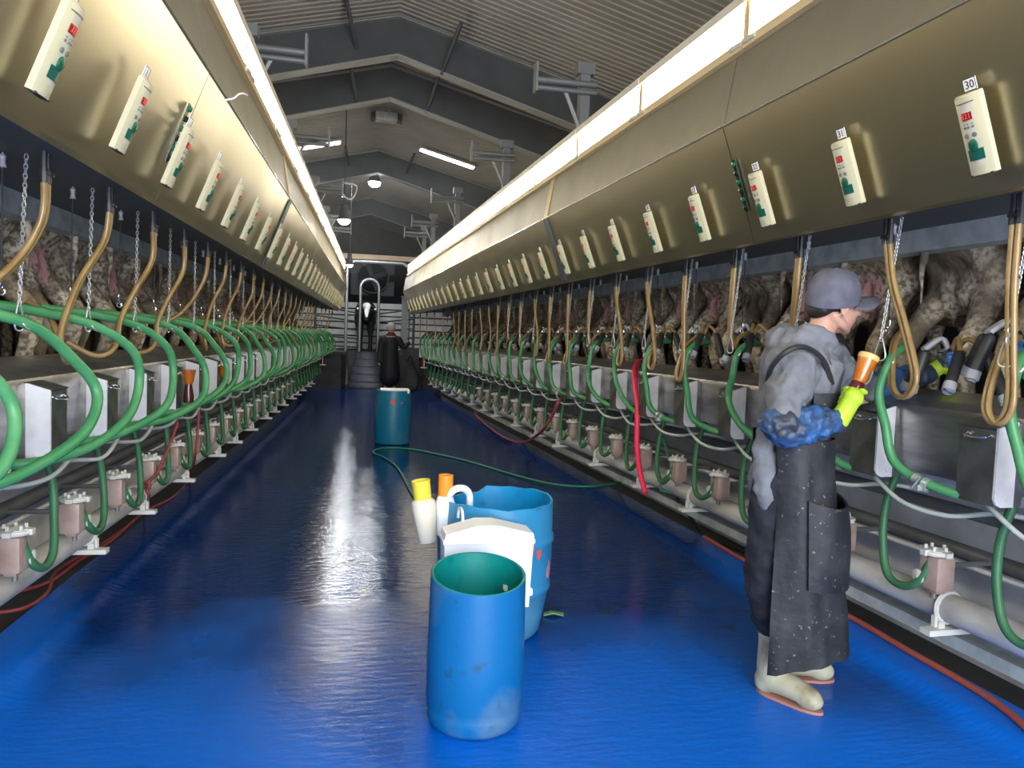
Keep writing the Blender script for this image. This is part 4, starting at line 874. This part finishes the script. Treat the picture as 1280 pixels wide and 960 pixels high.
# ================================================================== people
M['skin'] = mat('skin', (.52, .27, .19), .5, 0, var=(.56, .32, .24), scale=12)
M['hair'] = mat('dark_hair', (.012, .009, .008), .6)
M['hoodie'] = mat('grey_hoodie', (.145, .15, .165), .9, 0, var=(.19, .195, .215), scale=14, bump=1, bscale=9)
M['capc'] = mat('grey_cap', (.10, .095, .125), .8, 0, var=(.13, .125, .155), scale=20, bump=.15, bscale=60)
M['navy'] = mat('navy_trousers', (.008, .009, .014), .8, 0, var=(.02, .021, .03), scale=14, bump=.4, bscale=16)
def apron_mat():
    m = mat('dusty_black_apron', (.009, .0095, .013), .6, 0, var=(.032, .032, .036), scale=5, detail=8, fac=(.48, .72), bump=.5, bscale=14)
    nt = m.node_tree; N_ = nt.nodes; L = nt.links; b = N_['Principled BSDF']; src = b.inputs['Base Color'].links[0].from_socket
    tc = N_.new('ShaderNodeTexCoord'); n = N_.new('ShaderNodeTexNoise'); n.inputs['Scale'].default_value = 55; n.inputs['Detail'].default_value = 4; L.new(tc.outputs['Object'], n.inputs['Vector'])
    r = N_.new('ShaderNodeValToRGB'); r.color_ramp.elements[0].position = .66; r.color_ramp.elements[1].position = .72; r.color_ramp.elements[0].color = (0, 0, 0, 1); r.color_ramp.elements[1].color = (.8, .8, .8, 1)
    L.new(n.outputs['Fac'], r.inputs['Fac']); mx = N_.new('ShaderNodeMixRGB'); mx.inputs[2].default_value = (.22, .22, .23, 1)
    L.new(r.outputs[0], mx.inputs[0]); L.new(src, mx.inputs[1]); L.new(mx.outputs[0], b.inputs['Base Color']); return m
M['apron'] = apron_mat()
M['sleeve'] = mat('blue_plastic_sleeve', (.035, .125, .33), .5, 0, var=(.03, .035, .045), scale=6, detail=6, bump=1, bscale=16, fac=(.42, .60))
M['lime'] = mat('lime_glove', (.50, .72, .03), .5, 0, var=(.40, .58, .03), scale=20)
M['boot'] = mat('muddy_rubber_boot', (.44, .42, .30), .5, 0, var=(.26, .22, .13), scale=9, detail=7, fac=(.5, .68))
M['sole'] = mat('pink_boot_sole', (.42, .20, .15), .6)

def limb(mb, pts, rs, k=14, n=5):
    P = spl(pts, n); m = len(P); L_ = len(rs)-1; R_ = []
    for i in range(m):
        f = i/(m-1)*L_; a = min(int(f), L_-1); R_.append(rs[a]+(rs[a+1]-rs[a])*(f-a))
    mb.tube(P, R_, k); mb.ball(P[0], R_[0]*.98, k); mb.ball(P[-1], R_[-1]*.98, k)
base = Vector((1.85, 2.84, 0))
W = thing('person', base, 'worker in grey cap, hoodie and long dark apron holding an amber dip cup', 'person')
def wb(): return MB(1, tuple(base))
J = dict(pel=px(988, 605, 2.90), waist=px(993, 560, 2.89), chest=px(1002, 490, 2.88), neck=px(1022, 432, 2.88), head=px(1046, 380, 2.88),
         shR=px(994, 466, 2.72), elR=px(980, 532, 2.62), wrR=px(1048, 526, 2.62), haR=px(1068, 506, 2.62),
         shL=px(1030, 462, 3.03), elL=px(1092, 482, 3.08), wrL=px(1160, 467, 3.02), haL=px(1180, 456, 3.0),
         hipR=px(976, 620, 2.82), knR=px(962, 718, 2.85), anR=px(968, 834, 2.87), hipL=px(994, 620, 2.98), knL=px(996, 718, 2.99), anL=px(1004, 826, 3.02))
# --- body (skin): head, neck, torso, limbs as one surface
hd = J['head']; Rh = Matrix.Rotation(.06, 3, 'Z') @ Matrix.Rotation(.12, 3, 'X') @ Matrix.Rotation(.06, 3, 'Y')
H = lambda x, y, z: hd + Rh @ Vector((x, y, z))
b = wb()
b.ball(H(-.012, 0, .035), (.098, .076, .095), 20, M=Rh); b.ball(H(.030, 0, -.04), (.068, .058, .085), 18, M=Rh)
b.ball(H(.060, 0, -.105), (.028, .030, .022), 12, M=Rh)                                   # chin
limb(b, [H(-.045, .048, -.05), H(.01, .050, -.085), H(.055, .02, -.103)], [.022, .02, .016], 8); limb(b, [H(-.045, -.048, -.05), H(.01, -.050, -.085), H(.055, -.02, -.103)], [.022, .02, .016], 8)
limb(b, [H(.088, 0, .014), H(.112, 0, -.016), H(.122, 0, -.030)], [.010, .012, .014], 8)                        # nose
for q in (-1, 1): b.ball(H(.100, q*.012, -.034), .009, 8); b.ball(H(.086, q*.030, .018), (.012, .024, .008), 8, M=Rh); b.ball(H(.072, q*.035, -.025), (.022, .02, .02), 10, M=Rh)
b.ball(H(.098, 0, -.060), (.009, .022, .006), 10, M=Rh); b.ball(H(.095, 0, -.072), (.010, .020, .007), 10, M=Rh)   # lips
for q in (-1, 1):
    b.torus(H(-.022, q*.082, -.012), .024, .008, 'y', 14, 6, sq=(.65, 1.2)); b.ball(H(-.022, q*.077, -.012), (.015, .009, .026), 8)
limb(b, [H(-.035, 0, -.03), H(-.05, 0, -.10), J['neck']+Vector((0, 0, -.03))], [.055, .055, .065])
limb(b, [J['neck']+Vector((-.01, 0, -.06)), J['chest'], J['waist'], J['pel']], [.08, .125, .115, .125])
for s_ in 'RL':
    limb(b, [J['chest']+Vector((0, 0, .08)), J['sh'+s_]], [.08, .06]); limb(b, [J['sh'+s_], J['el'+s_]], [.055, .042]); limb(b, [J['el'+s_], J['wr'+s_]], [.042, .03])
    limb(b, [J['hip'+s_], J['kn'+s_]], [.085, .058]); limb(b, [J['kn'+s_], J['an'+s_]], [.055, .04])
place('body', blob('body', b, .0075, M['skin'], 4), W)
# eyes and brows
for q in (-1, 1):
    m_ = wb(); m_.ball(H(.083, q*.031, .003), (.009, .011, .0065), 10, M=Rh); e_ = m_.build('eye', M['paper'], W)
    m_ = wb(); m_.ball(H(.0905, q*.031, .003), (.003, .0045, .0045), 8, M=Rh); m_.build('iris', M['hair'], e_)
    m_ = wb(); limb(m_, [H(.095, q*.014, .022), H(.091, q*.034, .026), H(.076, q*.050, .021)], [.003, .0035, .002], 6, 3); m_.build('eyebrow', M['hair'], W)
m_ = wb(); m_.ball(H(-.045, 0, .010), (.074, .0745, .075), 18, M=Rh)
for q in (-1, 1): limb(m_, [H(.030, q*.066, .035), H(.014, q*.068, .005), H(.006, q*.068, -.02)], [.014, .011, .006], 8)
limb(m_, [H(-.09, .04, -.03), H(-.10, 0, -.045), H(-.09, -.04, -.03)], [.03, .03, .03], 10)
place('hair', blob('hair', m_, .008, M['hair'], 3), W)
# cap
Rc = Rh @ Matrix.Rotation(.16, 3, 'X') @ Matrix.Rotation(-.22, 3, 'Y')
C_ = lambda x, y, z: hd + Rc @ Vector((x, y, z))
m_ = wb(); prof = [(.112, -.02), (.114, .02), (.108, .06), (.088, .098), (.05, .122), (0, .130)]
m_.lathe(prof, C_(-.022, 0, .028), 28, M=Rc @ Matrix.Diagonal((1.02, .86, 1))); m_.lathe([(.112, -.02), (.106, -.02), (.10, .05), (0, .11)], C_(-.022, 0, .028), 28, M=Rc @ Matrix.Diagonal((1.02, .86, 1)))
cp = m_.build('cap', M['capc'], W, ang=70)
m_ = wb(); vs = []; kk = 12
for lay in (0, .006):
    for i in range(kk+1):
        a = -1.25+2.5*i/kk
        for f in (0, .5, 1):
            x = .080*math.cos(a)+f*(.118*math.cos(a*.7)); y = .092*math.sin(a)*(1-.04*f); vs.append(C_(x, y, .012-.006*f-.010*f*abs(math.sin(a))+lay-2.2*y*y))
fs = []
n3 = (kk+1)*3
for l_ in (0, n3):
    for i in range(kk):
        for j in (0, 1): a = l_+i*3+j; fs.append((a, a+3, a+4, a+1))
for i in range(kk): fs.append((i*3+2, i*3+5, n3+i*3+5, n3+i*3+2)); fs.append((i*3, i*3+3, n3+i*3+3, n3+i*3))
fs += [(0, 1, n3+1, n3), (1, 2, n3+2, n3+1), (kk*3, kk*3+1, n3+kk*3+1, n3+kk*3), (kk*3+1, kk*3+2, n3+kk*3+2, n3+kk*3+1)]
m_.add(vs, fs); m_.build('brim', M['capc'], cp, ang=60)
m_ = wb(); m_.ball(C_(-.022, 0, .1565), (.009, .009, .004), 8); m_.build('cap_button', M['capc'], cp)
m_ = wb(); m_.box(C_(.093, -.002, .055), (.004, .026, .014), rz=.1, ry=-.35); m_.build('cap_emblem', M['paper'], cp)
# hoodie: torso, sleeves, hood, pocket of hem
h = wb()
limb(h, [J['neck']+Vector((-.02, 0, -.05)), J['chest']+Vector((-.02, 0, 0)), J['waist']+Vector((-.01, 0, 0)), J['pel']+Vector((-.02, 0, -.03))], [.11, .155, .15, .15], 18)
h.ball(J['chest']+Vector((-.01, 0, .06)), (.155, .20, .17), 16); h.ball(J['pel']+Vector((-.03, -.02, .0)), (.16, .18, .12), 16)
limb(h, [J['shR']+Vector((0, .05, .02)), J['shR'], J['shR']*.5+J['elR']*.5+Vector((-.010, 0, 0)), J['elR']+Vector((-.005, 0, .025))], [.10, .092, .078, .066], 14)
limb(h, [J['shL']+Vector((0, -.05, .02)), J['shL'], J['elL']+Vector((-.04, 0, 0))], [.10, .088, .072], 14)
for q in range(5):                                                                            # sleeve bunched above the elbow
    p = J['elR'].lerp(J['shR'], .12+.13*q)+Vector((-.01, 0, 0)); h.torus(p, .060+.005*q, .013, 'z', 16, 8, M=Matrix.Rotation(.22*(-1)**q, 3, 'Y'))
nk = J['neck']; HV = lambda x, y, z: nk+Vector((x, y, z))
limb(h, [HV(-.05, -.10, .03), HV(-.12, -.085, .03), HV(-.165, 0, .01), HV(-.12, .085, .03), HV(-.05, .10, .03)], [.045, .062, .07, .062, .045], 12)
limb(h, [HV(-.08, -.12, -.04), HV(-.16, -.07, -.07), HV(-.19, 0, -.09), HV(-.16, .07, -.07), HV(-.08, .12, -.04)], [.05, .062, .066, .062, .05], 12)
for q in (-1, 1): limb(h, [HV(-.05, q*.10, .03), HV(.02, q*.085, -.005), HV(.075, q*.03, -.06)], [.045, .036, .03], 10)
limb(h, [px(957, 545, 2.82), px(957, 590, 2.81), px(962, 628, 2.80)], [.05, .055, .05], 10)
place('hoodie', blob('hoodie', h, .011, M['hoodie'], 5, crease=(.045, .075)), W)
m_ = wb(); limb(m_, [px(1036, 440, 2.70), px(1040, 460, 2.69), px(1041, 480, 2.69)], [.003, .003, .004], 6, 3); m_.build('drawstring', M['capc'], W)
# apron strap over the shoulder and bib
m_ = wb(); P = spl([px(958, 480, 2.80), px(964, 460, 2.72), px(978, 443, 2.655), px(996, 434, 2.64), px(1014, 437, 2.66), px(1030, 452, 2.67), px(1040, 480, 2.69)], 6)
m_.tube(P, .011, 6); m_.build('apron_strap', M['ink'], W)
# trousers
t_ = wb()
for s_ in 'RL':
    limb(t_, [J['hip'+s_]+Vector((0, 0, .05)), J['hip'+s_], J['kn'+s_], J['an'+s_]+Vector((0, 0, .22))], [.12, .118, .105, .098], 14)
    for q in range(3): t_.torus(J['an'+s_]+Vector((0, 0, .20+.04*q)), .088, .02, 'z', 14, 6)
t_.ball(J['pel']+Vector((0, 0, -.03)), (.15, .18, .13), 14)
place('trousers', blob('trousers', t_, .013, M['navy'], 4, crease=(.04, .09)), W)
# apron: a sheet wrapped round the front and right side, wider at the hem
m_ = wb(); NA, NZ = 30, 22; vs = []
for lay in (0, 1):
    for iz in range(NZ+1):
        f = iz/NZ; z = 1.14-(1.14-.24)*f
        for ia in range(NA+1):
            u = ia/NA; a = math.radians(-140+240*u)
            hem = (.16*min(1, u/.6)-.07)*max(0, f-.4)/.6
            rx = .160+.055*f+.03*f*f; ry = .225+.045*f
            fold = (.010*math.sin(a*5+1.2*f)+.007*math.sin(a*9-3*f+1)+.005*math.sin(a*17+9*f))*min(1, .2+f)
            cx = 1.835+.06*f; cy = 2.885
            if f < .16: rx, ry = rx+.02*(1-f/.16), ry
            r_ = 1+fold/.2-(.006*lay)/.2
            vs.append((cx+rx*r_*math.cos(a), cy+ry*r_*math.sin(a), z+hem))
fs = []; w_ = NA+1; n3 = w_*(NZ+1)
for l_ in (0, n3):
    for iz in range(NZ):
        for ia in range(NA): a = l_+iz*w_+ia; fs.append((a, a+1, a+w_+1, a+w_))
for ia in range(NA): fs.append((ia, ia+1, n3+ia+1, n3+ia)); a = NZ*w_+ia; fs.append((a, a+1, n3+a+1, n3+a))
for iz in range(NZ): a = iz*w_; fs.append((a, a+w_, n3+a+w_, n3+a)); a += NA; fs.append((a, a+w_, n3+a+w_, n3+a))
m_.add(vs, fs); ap = m_.build('apron', M['apron'], W, ang=70)
# bib of the apron and its pocket flap
m_ = wb(); vs = []
for lay in (0, .008):
    for iz in range(9):
        z = 1.33-.022*iz
        for ia in range(13):
            a = math.radians(-105+175*ia/12); f = iz/8; vs.append((1.86+(.170+lay)*math.cos(a), 2.885+(.215+lay)*math.sin(a), z-.10*max(0, -math.cos(a*.9))))
fs = []; n3 = 9*13
for l_ in (0, n3):
    for iz in range(8):
        for ia in range(12): a = l_+iz*13+ia; fs.append((a, a+1, a+14, a+13))
for ia in range(12): fs.append((ia, ia+1, n3+ia+1, n3+ia)); a = 8*13+ia; fs.append((a, a+1, n3+a+1, n3+a))
for iz in range(8): a = iz*13; fs.append((a, a+13, n3+a+13, n3+a)); a += 12; fs.append((a, a+13, n3+a+13, n3+a))
m_.add(vs, fs); m_.build('apron_bib', M['apron'], ap, ang=70)
m_ = wb(); vs = []
for lay in (0, .010):
    for iz in range(7):
        for ia in range(11):
            a = math.radians(-108+88*ia/10); z = .90-.36*iz/6-.03*math.sin(PI*ia/10)*(1 if iz == 0 else .5); bulge = .03*math.sin(PI*ia/10)*math.sin(PI*min(1, .3+iz/8))
            f = (1.14-z)/.9; rx = .168+.055*f+.03*f*f+bulge+lay; ry = .234+.045*f+bulge+lay; vs.append((1.845+.055*f+rx*math.cos(a), 2.885+ry*math.sin(a), z))
fs = []; n3 = 77
for l_ in (0, n3):
    for iz in range(6):
        for ia in range(10): a = l_+iz*11+ia; fs.append((a, a+1, a+12, a+11))
for ia in range(10): fs.append((ia, ia+1, n3+ia+1, n3+ia)); a = 66+ia; fs.append((a, a+1, n3+a+1, n3+a))
for iz in range(6): a = iz*11; fs.append((a, a+11, n3+a+11, n3+a)); a += 10; fs.append((a, a+11, n3+a+11, n3+a))
m_.add(vs, fs); m_.build('apron_pocket', M['apron'], ap, ang=70)
# boots: one mesh each, with a sole
def boot(an, heel, toe, toph):
    d = (toe-heel); d.z = 0; L_ = d.length; u = d.normalized(); v = Vector((-u.y, u.x, 0))
    m1 = wb()
    limb(m1, [Vector((an.x, an.y, toph)), Vector((an.x, an.y, .24)), Vector((heel.x, heel.y, .10))+u*.07], [.086, .074, .062], 14)
    limb(m1, [heel+u*.05+Vector((0, 0, .065)), heel+u*L_*.5+Vector((0, 0, .070)), heel+u*(L_-.06)+Vector((0, 0, .052))], [.052, .052, .045], 12)
    m1.ball(heel+u*(L_-.07)+Vector((0, 0, .045)), (.062, .05, .042), 12, M=Matrix((u, v, Vector((0, 0, 1)))).transposed())
    m1.ball(heel+u*.05+Vector((0, 0, .045)), (.05, .044, .042), 12)
    bo = place('boot', blob('boot', m1, .009, M['boot'], 3), W)
    m2 = wb(); pts = []
    for i in range(24):
        a = 2*PI*i/24; x = math.cos(a); y = math.sin(a); w2_ = .050
        pts.append(heel+u*(L_/2+x*(L_/2-.006))+v*(y*w2_*(1 if abs(x) > .4 else .88)))
    vs = [p+Vector((0, 0, .001)) for p in pts]+[p+Vector((0, 0, .013)) for p in pts]
    m2.add(vs, [(i, (i+1) % 24, 24+(i+1) % 24, 24+i) for i in range(24)]+[tuple(range(24)), tuple(range(24, 48))]); m2.build('boot_sole', M['sole'], bo)
boot(J['anR'], Vector((1.785, 2.93, 0)), Vector((1.945, 2.66, 0)), .42)
boot(J['anL'], Vector((1.92, 3.03, 0)), Vector((2.20, 2.945, 0)), .38)
# blue sleeves
s_ = wb(); limb(s_, [J['elR']+Vector((-.035, .0, .01)), J['elR']+Vector((.03, 0, -.012)), J['elR']*.45+J['wrR']*.55, J['elR']*.08+J['wrR']*.92], [.066, .078, .066, .046], 14)
for q in range(5): p = J['elR'].lerp(J['wrR'], q/6); s_.torus(p, .068-.003*q, .014, 'x', 14, 6, M=Matrix.Rotation(.4*(q % 2)-.2, 3, 'Y'))
place('sleeve_guard', blob('sleeve_guard', s_, .008, M['sleeve'], 3, crease=(.035, .035)), W)
s_ = wb(); limb(s_, [J['elL']+Vector((-.05, 0, 0)), J['elL']+Vector((.05, 0, 0)), J['wrL']], [.062, .066, .048], 14)
for q in range(5): p = J['elL'].lerp(J['wrL'], q/5); s_.torus(p, .056, .014, 'x', 14, 6)
place('sleeve_guard', blob('sleeve_guard', s_, .011, M['sleeve'], 3), W)
# gloved right hand round the cup
cu = (px(1085, 450, 2.62)-px(1066, 496, 2.62)).normalized(); cb_ = px(1067, 492, 2.62)
def glove(wr, palm, axis, out, grip_r, gap=.019, first=-.030):
    """palm beside the held axis, four fingers of unequal length curled round it, thumb from the palm's side"""
    g_ = MB(1, tuple(base)); axis = axis.normalized(); out = (out-axis*out.dot(axis)).normalized(); side = axis.cross(out)
    c_ = palm
    limb(g_, [wr, wr.lerp(c_-out*(grip_r+.012), .6), c_-out*(grip_r+.012)], [.040, .036, .034], 12)
    g_.ball(c_-out*(grip_r+.010), (.040, .040, .040), 12)
    for q, ln in enumerate((.92, 1.0, .95, .78)):
        h0 = c_+axis*(first+gap*q*1.05)
        pts = [h0-out*(grip_r+.012)+side*.012]
        for a in (40, 85, 130, 165):
            t = math.radians(a*ln); pts.append(h0-out*math.cos(t)*(grip_r+.008)+side*math.sin(t)*(grip_r+.008))
        limb(g_, pts, [.0115, .0105, .010, .0095, .0085], 8, 3)
    pts = [c_+axis*.026-out*(grip_r+.012)-side*.010]
    for a in (35, 75, 115): t = math.radians(a); pts.append(c_+axis*(.036+.006*a/115)-out*math.cos(t)*(grip_r+.010)-side*math.sin(t)*(grip_r+.010))
    limb(g_, pts, [.014, .0125, .0115, .010], 8, 3)
    return g_
gr = glove(J['wrR'], cb_-cu*.022, cu, Vector((.55, .75, .25)), .028)
place('glove', blob('glove', gr, .0048, M['lime'], 2), W)
gl = glove(J['wrL'], J['haL']+Vector((.035, 0, 0)), Vector((.1, .3, 1)), Vector((1, 0, 0)), .02)
place('glove', blob('glove', gl, .0048, M['lime'], 2), W)
# dip cup held in the hand
t = thing('dip_cup', cb_, 'amber dip cup held in the lime glove of the worker', 'dip cup')
z_ = cu; x_ = z_.orthogonal().normalized(); y_ = z_.cross(x_); Mc = Matrix((x_, y_, z_)).transposed()
mb = MB(); mb.lathe([(0, -.055), (.022, -.055), (.028, -.045), (.029, .03), (.026, .045), (.024, .05)], k=20, M=Mc); mb.build('bottle', M['brown_glass'], t)
mb = MB(); mb.lathe([(.024, .05), (.027, .06), (.037, .145), (.037, .15), (.033, .15), (.024, .07), (0, .07)], k=20, M=Mc); mb.build('cup', M['amber_glass'], t)
mb = MB(); mb.lathe([(.033, .148), (.037, .146), (.040, .152), (.040, .165), (.036, .168), (.032, .160)], k=20, M=Mc); mb.build('cup_rim', mat('pale_amber_rim', (.78, .48, .16), .35), t)
mb = MB(); mb.box(Mc @ Vector((.0, 0, .0))+Vector((.006, -.028, .0)), (.02, .004, .022)); mb.build('bottle_label', M['paper'], t)
mb = MB(); mb.tube(spl([Mc @ Vector((.030, -.02, .14)), Mc @ Vector((.05, -.025, .11)), Mc @ Vector((.047, -.025, .07)), Mc @ Vector((.032, -.018, .055))], 4), .003, 6); mb.build('wire_hook', M['wire'], t)

# ---------------------------------------------------------------- far worker
fb = Vector((1.02, 19.6, 0)); FP = thing('person', fb, 'distant worker in black coat and pale woolly hat by the steps', 'person')
def fm(): return MB(1, (0, 0, 0))
b = fm()
b.ball((0, 0, 1.64), (.085, .10, .12), 14); limb(b, [(0, 0, 1.55), (0, 0, 1.45)], [.055, .06], 10); limb(b, [(0, 0, 1.42), (0, 0, 1.15), (0, 0, .9)], [.15, .14, .15], 12)
b.ball((0, -.105, 1.63), (.015, .02, .02), 8)
for q in (-1, 1): b.ball((q*.09, .01, 1.63), (.012, .02, .03), 8)
hands = {-1: (-.27, -.10, .80), 1: (.46, .02, 1.30)}; elb = {-1: (-.27, 0, 1.10), 1: (.33, .02, 1.20)}
for q in (-1, 1):
    limb(b, [(q*.12, 0, 1.40), (q*.20, 0, 1.38), elb[q], hands[q]], [.06, .055, .045, .03], 10); limb(b, [(q*.09, 0, .9), (q*.10, 0, .5), (q*.10, 0, .08)], [.085, .06, .045], 10); limb(b, [(q*.10, .03, .05), (q*.11, -.15, .04)], [.045, .04], 8)
place('body', blob('body', b, .014, M['skin'], 3), FP)
c = fm(); limb(c, [(0, 0, 1.46), (0, 0, 1.3), (0, 0, 1.05), (0, 0, .62), (0, 0, .42)], [.13, .20, .20, .25, .27], 16)
for q in (-1, 1): limb(c, [(q*.12, 0, 1.40), (q*.21, 0, 1.38), elb[q], hands[q]], [.09, .085, .07, .055], 12)
place('coat', blob('coat', c, .018, mat('black_coat', (.010, .010, .012), .7, 0), 3), FP)
c = fm(); c.lathe([(.112, 1.64), (.12, 1.69), (.112, 1.75), (.07, 1.80), (0, 1.815)], k=16); c.build('woolly_hat', mat('pale_wool', (.40, .36, .32), .9), FP)
c = fm(); c.torus((0, -.02, 1.50), .10, .035, 'z', 14, 6); c.build('scarf', mat('dark_red_scarf', (.16, .02, .025), .9), FP)
for q in (-1, 1):
    c = fm(); limb(c, [(q*.10, .03, .40), (q*.10, .02, .08)], [.075, .06], 10); limb(c, [(q*.10, .04, .055), (q*.11, -.16, .05)], [.055, .05], 8); place('boot', blob('boot', c, .014, M['black'], 2), FP)
for q in (-1, 1):
    c = fm(); p = Vector(hands[q]); c.ball(p, (.035, .03, .05), 10)
    for f in range(4): limb(c, [p+Vector((-.022+.015*f, -.01, -.03)), p+Vector((-.024+.016*f, -.015, -.065-.008*(f in (1, 2))))], [.010, .008], 6, 2)
    limb(c, [p+Vector((q*.0-.025, -.02, 0)), p+Vector((-.035, -.04, -.03))], [.011, .009], 6, 2)
    place('glove', blob('glove', c, .007, M['lime'] if q < 0 else M['grey_cup'], 1), FP)
for q in (-1, 1): c = fm(); c.ball((q*.035, -.082, 1.655), .011, 8); c.build('eye', M['hair'], FP)

# ---------------------------------------------------------------- cow facing the camera at the far end
g_ = MB(); cx = .44
g_.ball((0, 1.2, 1.15), (.33, .85, .38), 18); g_.ball((0, .55, 1.12), (.26, .35, .36), 16)
limb(g_, [(0, .35, 1.25), (0, .05, 1.22), (0, -.12, 1.20)], [.22, .17, .14], 14)
limb(g_, [(0, -.1, 1.28), (0, -.26, 1.12), (0, -.38, .93)], [.125, .10, .072], 14); g_.ball((0, -.40, .90), (.075, .06, .06), 12)
g_.ball((0, -.12, 1.33), (.10, .08, .07), 12)
for q in (-1, 1):
    limb(g_, [(q*.10, -.10, 1.30), (q*.20, -.08, 1.28), (q*.27, -.08, 1.24)], [.035, .05, .02], 8)
    limb(g_, [(q*.15, .45, 1.0), (q*.14, .42, .55), (q*.14, .42, .30), (q*.14, .40, .02)], [.12, .07, .055, .065], 12)
    limb(g_, [(q*.18, 1.75, 1.0), (q*.17, 1.70, .6), (q*.16, 1.85, .45), (q*.16, 1.80, .02)], [.16, .10, .06, .065], 12)
    g_.ball((q*.095, -.22, 1.16), (.025, .03, .03), 8)
limb(g_, [(0, 2.02, 1.35), (0, 2.1, 1.0), (0, 2.08, .6)], [.04, .025, .03], 8)
def face_cow():
    m = mat('black_cow_hide', (.012, .011, .011), .6); nt = m.node_tree; N_ = nt.nodes; L = nt.links; b_ = N_['Principled BSDF']
    tc = N_.new('ShaderNodeTexCoord'); sp = N_.new('ShaderNodeSeparateXYZ'); L.new(tc.outputs['Object'], sp.inputs[0])
    ab = N_.new('ShaderNodeMath'); ab.operation = 'ABSOLUTE'; L.new(sp.outputs['X'], ab.inputs[0])
    # the blaze: wide between the eyes, narrow on the nose
    mr = N_.new('ShaderNodeMapRange'); mr.inputs['From Min'].default_value = 1.0; mr.inputs['From Max'].default_value = 1.30; mr.inputs['To Min'].default_value = .030; mr.inputs['To Max'].default_value = .105; L.new(sp.outputs['Z'], mr.inputs['Value'])
    lt = N_.new('ShaderNodeMath'); lt.operation = 'LESS_THAN'; L.new(ab.outputs[0], lt.inputs[0]); L.new(mr.outputs[0], lt.inputs[1])
    gz = N_.new('ShaderNodeMath'); gz.operation = 'GREATER_THAN'; gz.inputs[1].default_value = .98; L.new(sp.outputs['Z'], gz.inputs[0])
    ly = N_.new('ShaderNodeMath'); ly.operation = 'LESS_THAN'; ly.inputs[1].default_value = .0; L.new(sp.outputs['Y'], ly.inputs[0])
    m1 = N_.new('ShaderNodeMath'); m1.operation = 'MULTIPLY'; L.new(lt.outputs[0], m1.inputs[0]); L.new(gz.outputs[0], m1.inputs[1])
    m2 = N_.new('ShaderNodeMath'); m2.operation = 'MULTIPLY'; L.new(m1.outputs[0], m2.inputs[0]); L.new(ly.outputs[0], m2.inputs[1])
    mx = N_.new('ShaderNodeMixRGB'); mx.inputs[1].default_value = (.012, .011, .011, 1); mx.inputs[2].default_value = (.85, .84, .80, 1); L.new(m2.outputs[0], mx.inputs[0]); L.new(mx.outputs[0], b_.inputs['Base Color']); return m
cw = place('cow', blob('cow', g_, .022, face_cow(), 4), None, (cx, 22.1, 1.0), 0, 'black cow with white blaze facing the camera under the hoop', 'cow')
for q in (-1, 1):
    m_ = MB(); m_.ball((q*.10, -.235, 1.165), .018, 8); m_.build('eye', M['hair'], cw)
    m_ = MB(); m_.box((q*.25, -.10, 1.22), (.05, .008, .05), bev=.002); m_.build('ear_tag', M['paper'], cw)

# thin steam hanging in the hall
hz = bpy.data.materials.new('thin_steam'); hz.use_nodes = True; nt = hz.node_tree
nt.nodes.remove(nt.nodes['Principled BSDF']); vs_ = nt.nodes.new('ShaderNodeVolumeScatter'); vs_.inputs['Density'].default_value = .0035; vs_.inputs['Anisotropy'].default_value = .35
nt.links.new(vs_.outputs[0], nt.nodes['Material Output'].inputs['Volume'])
mb = MB(); mb.box((AX, 14.2, 4.2), (16.4, 35.8, 1.0)) if False else mb.extrude([(AX-8.3, 2.75), (AX+8.3, 2.75), (AX+8.3, 3.9), (AX, 6.0), (AX-8.3, 3.9)], 'y', -3.7, 32.5)
mb.build('steam', hz, kind='stuff', label='thin pale steam hanging under the roof of the hall', smooth=False)
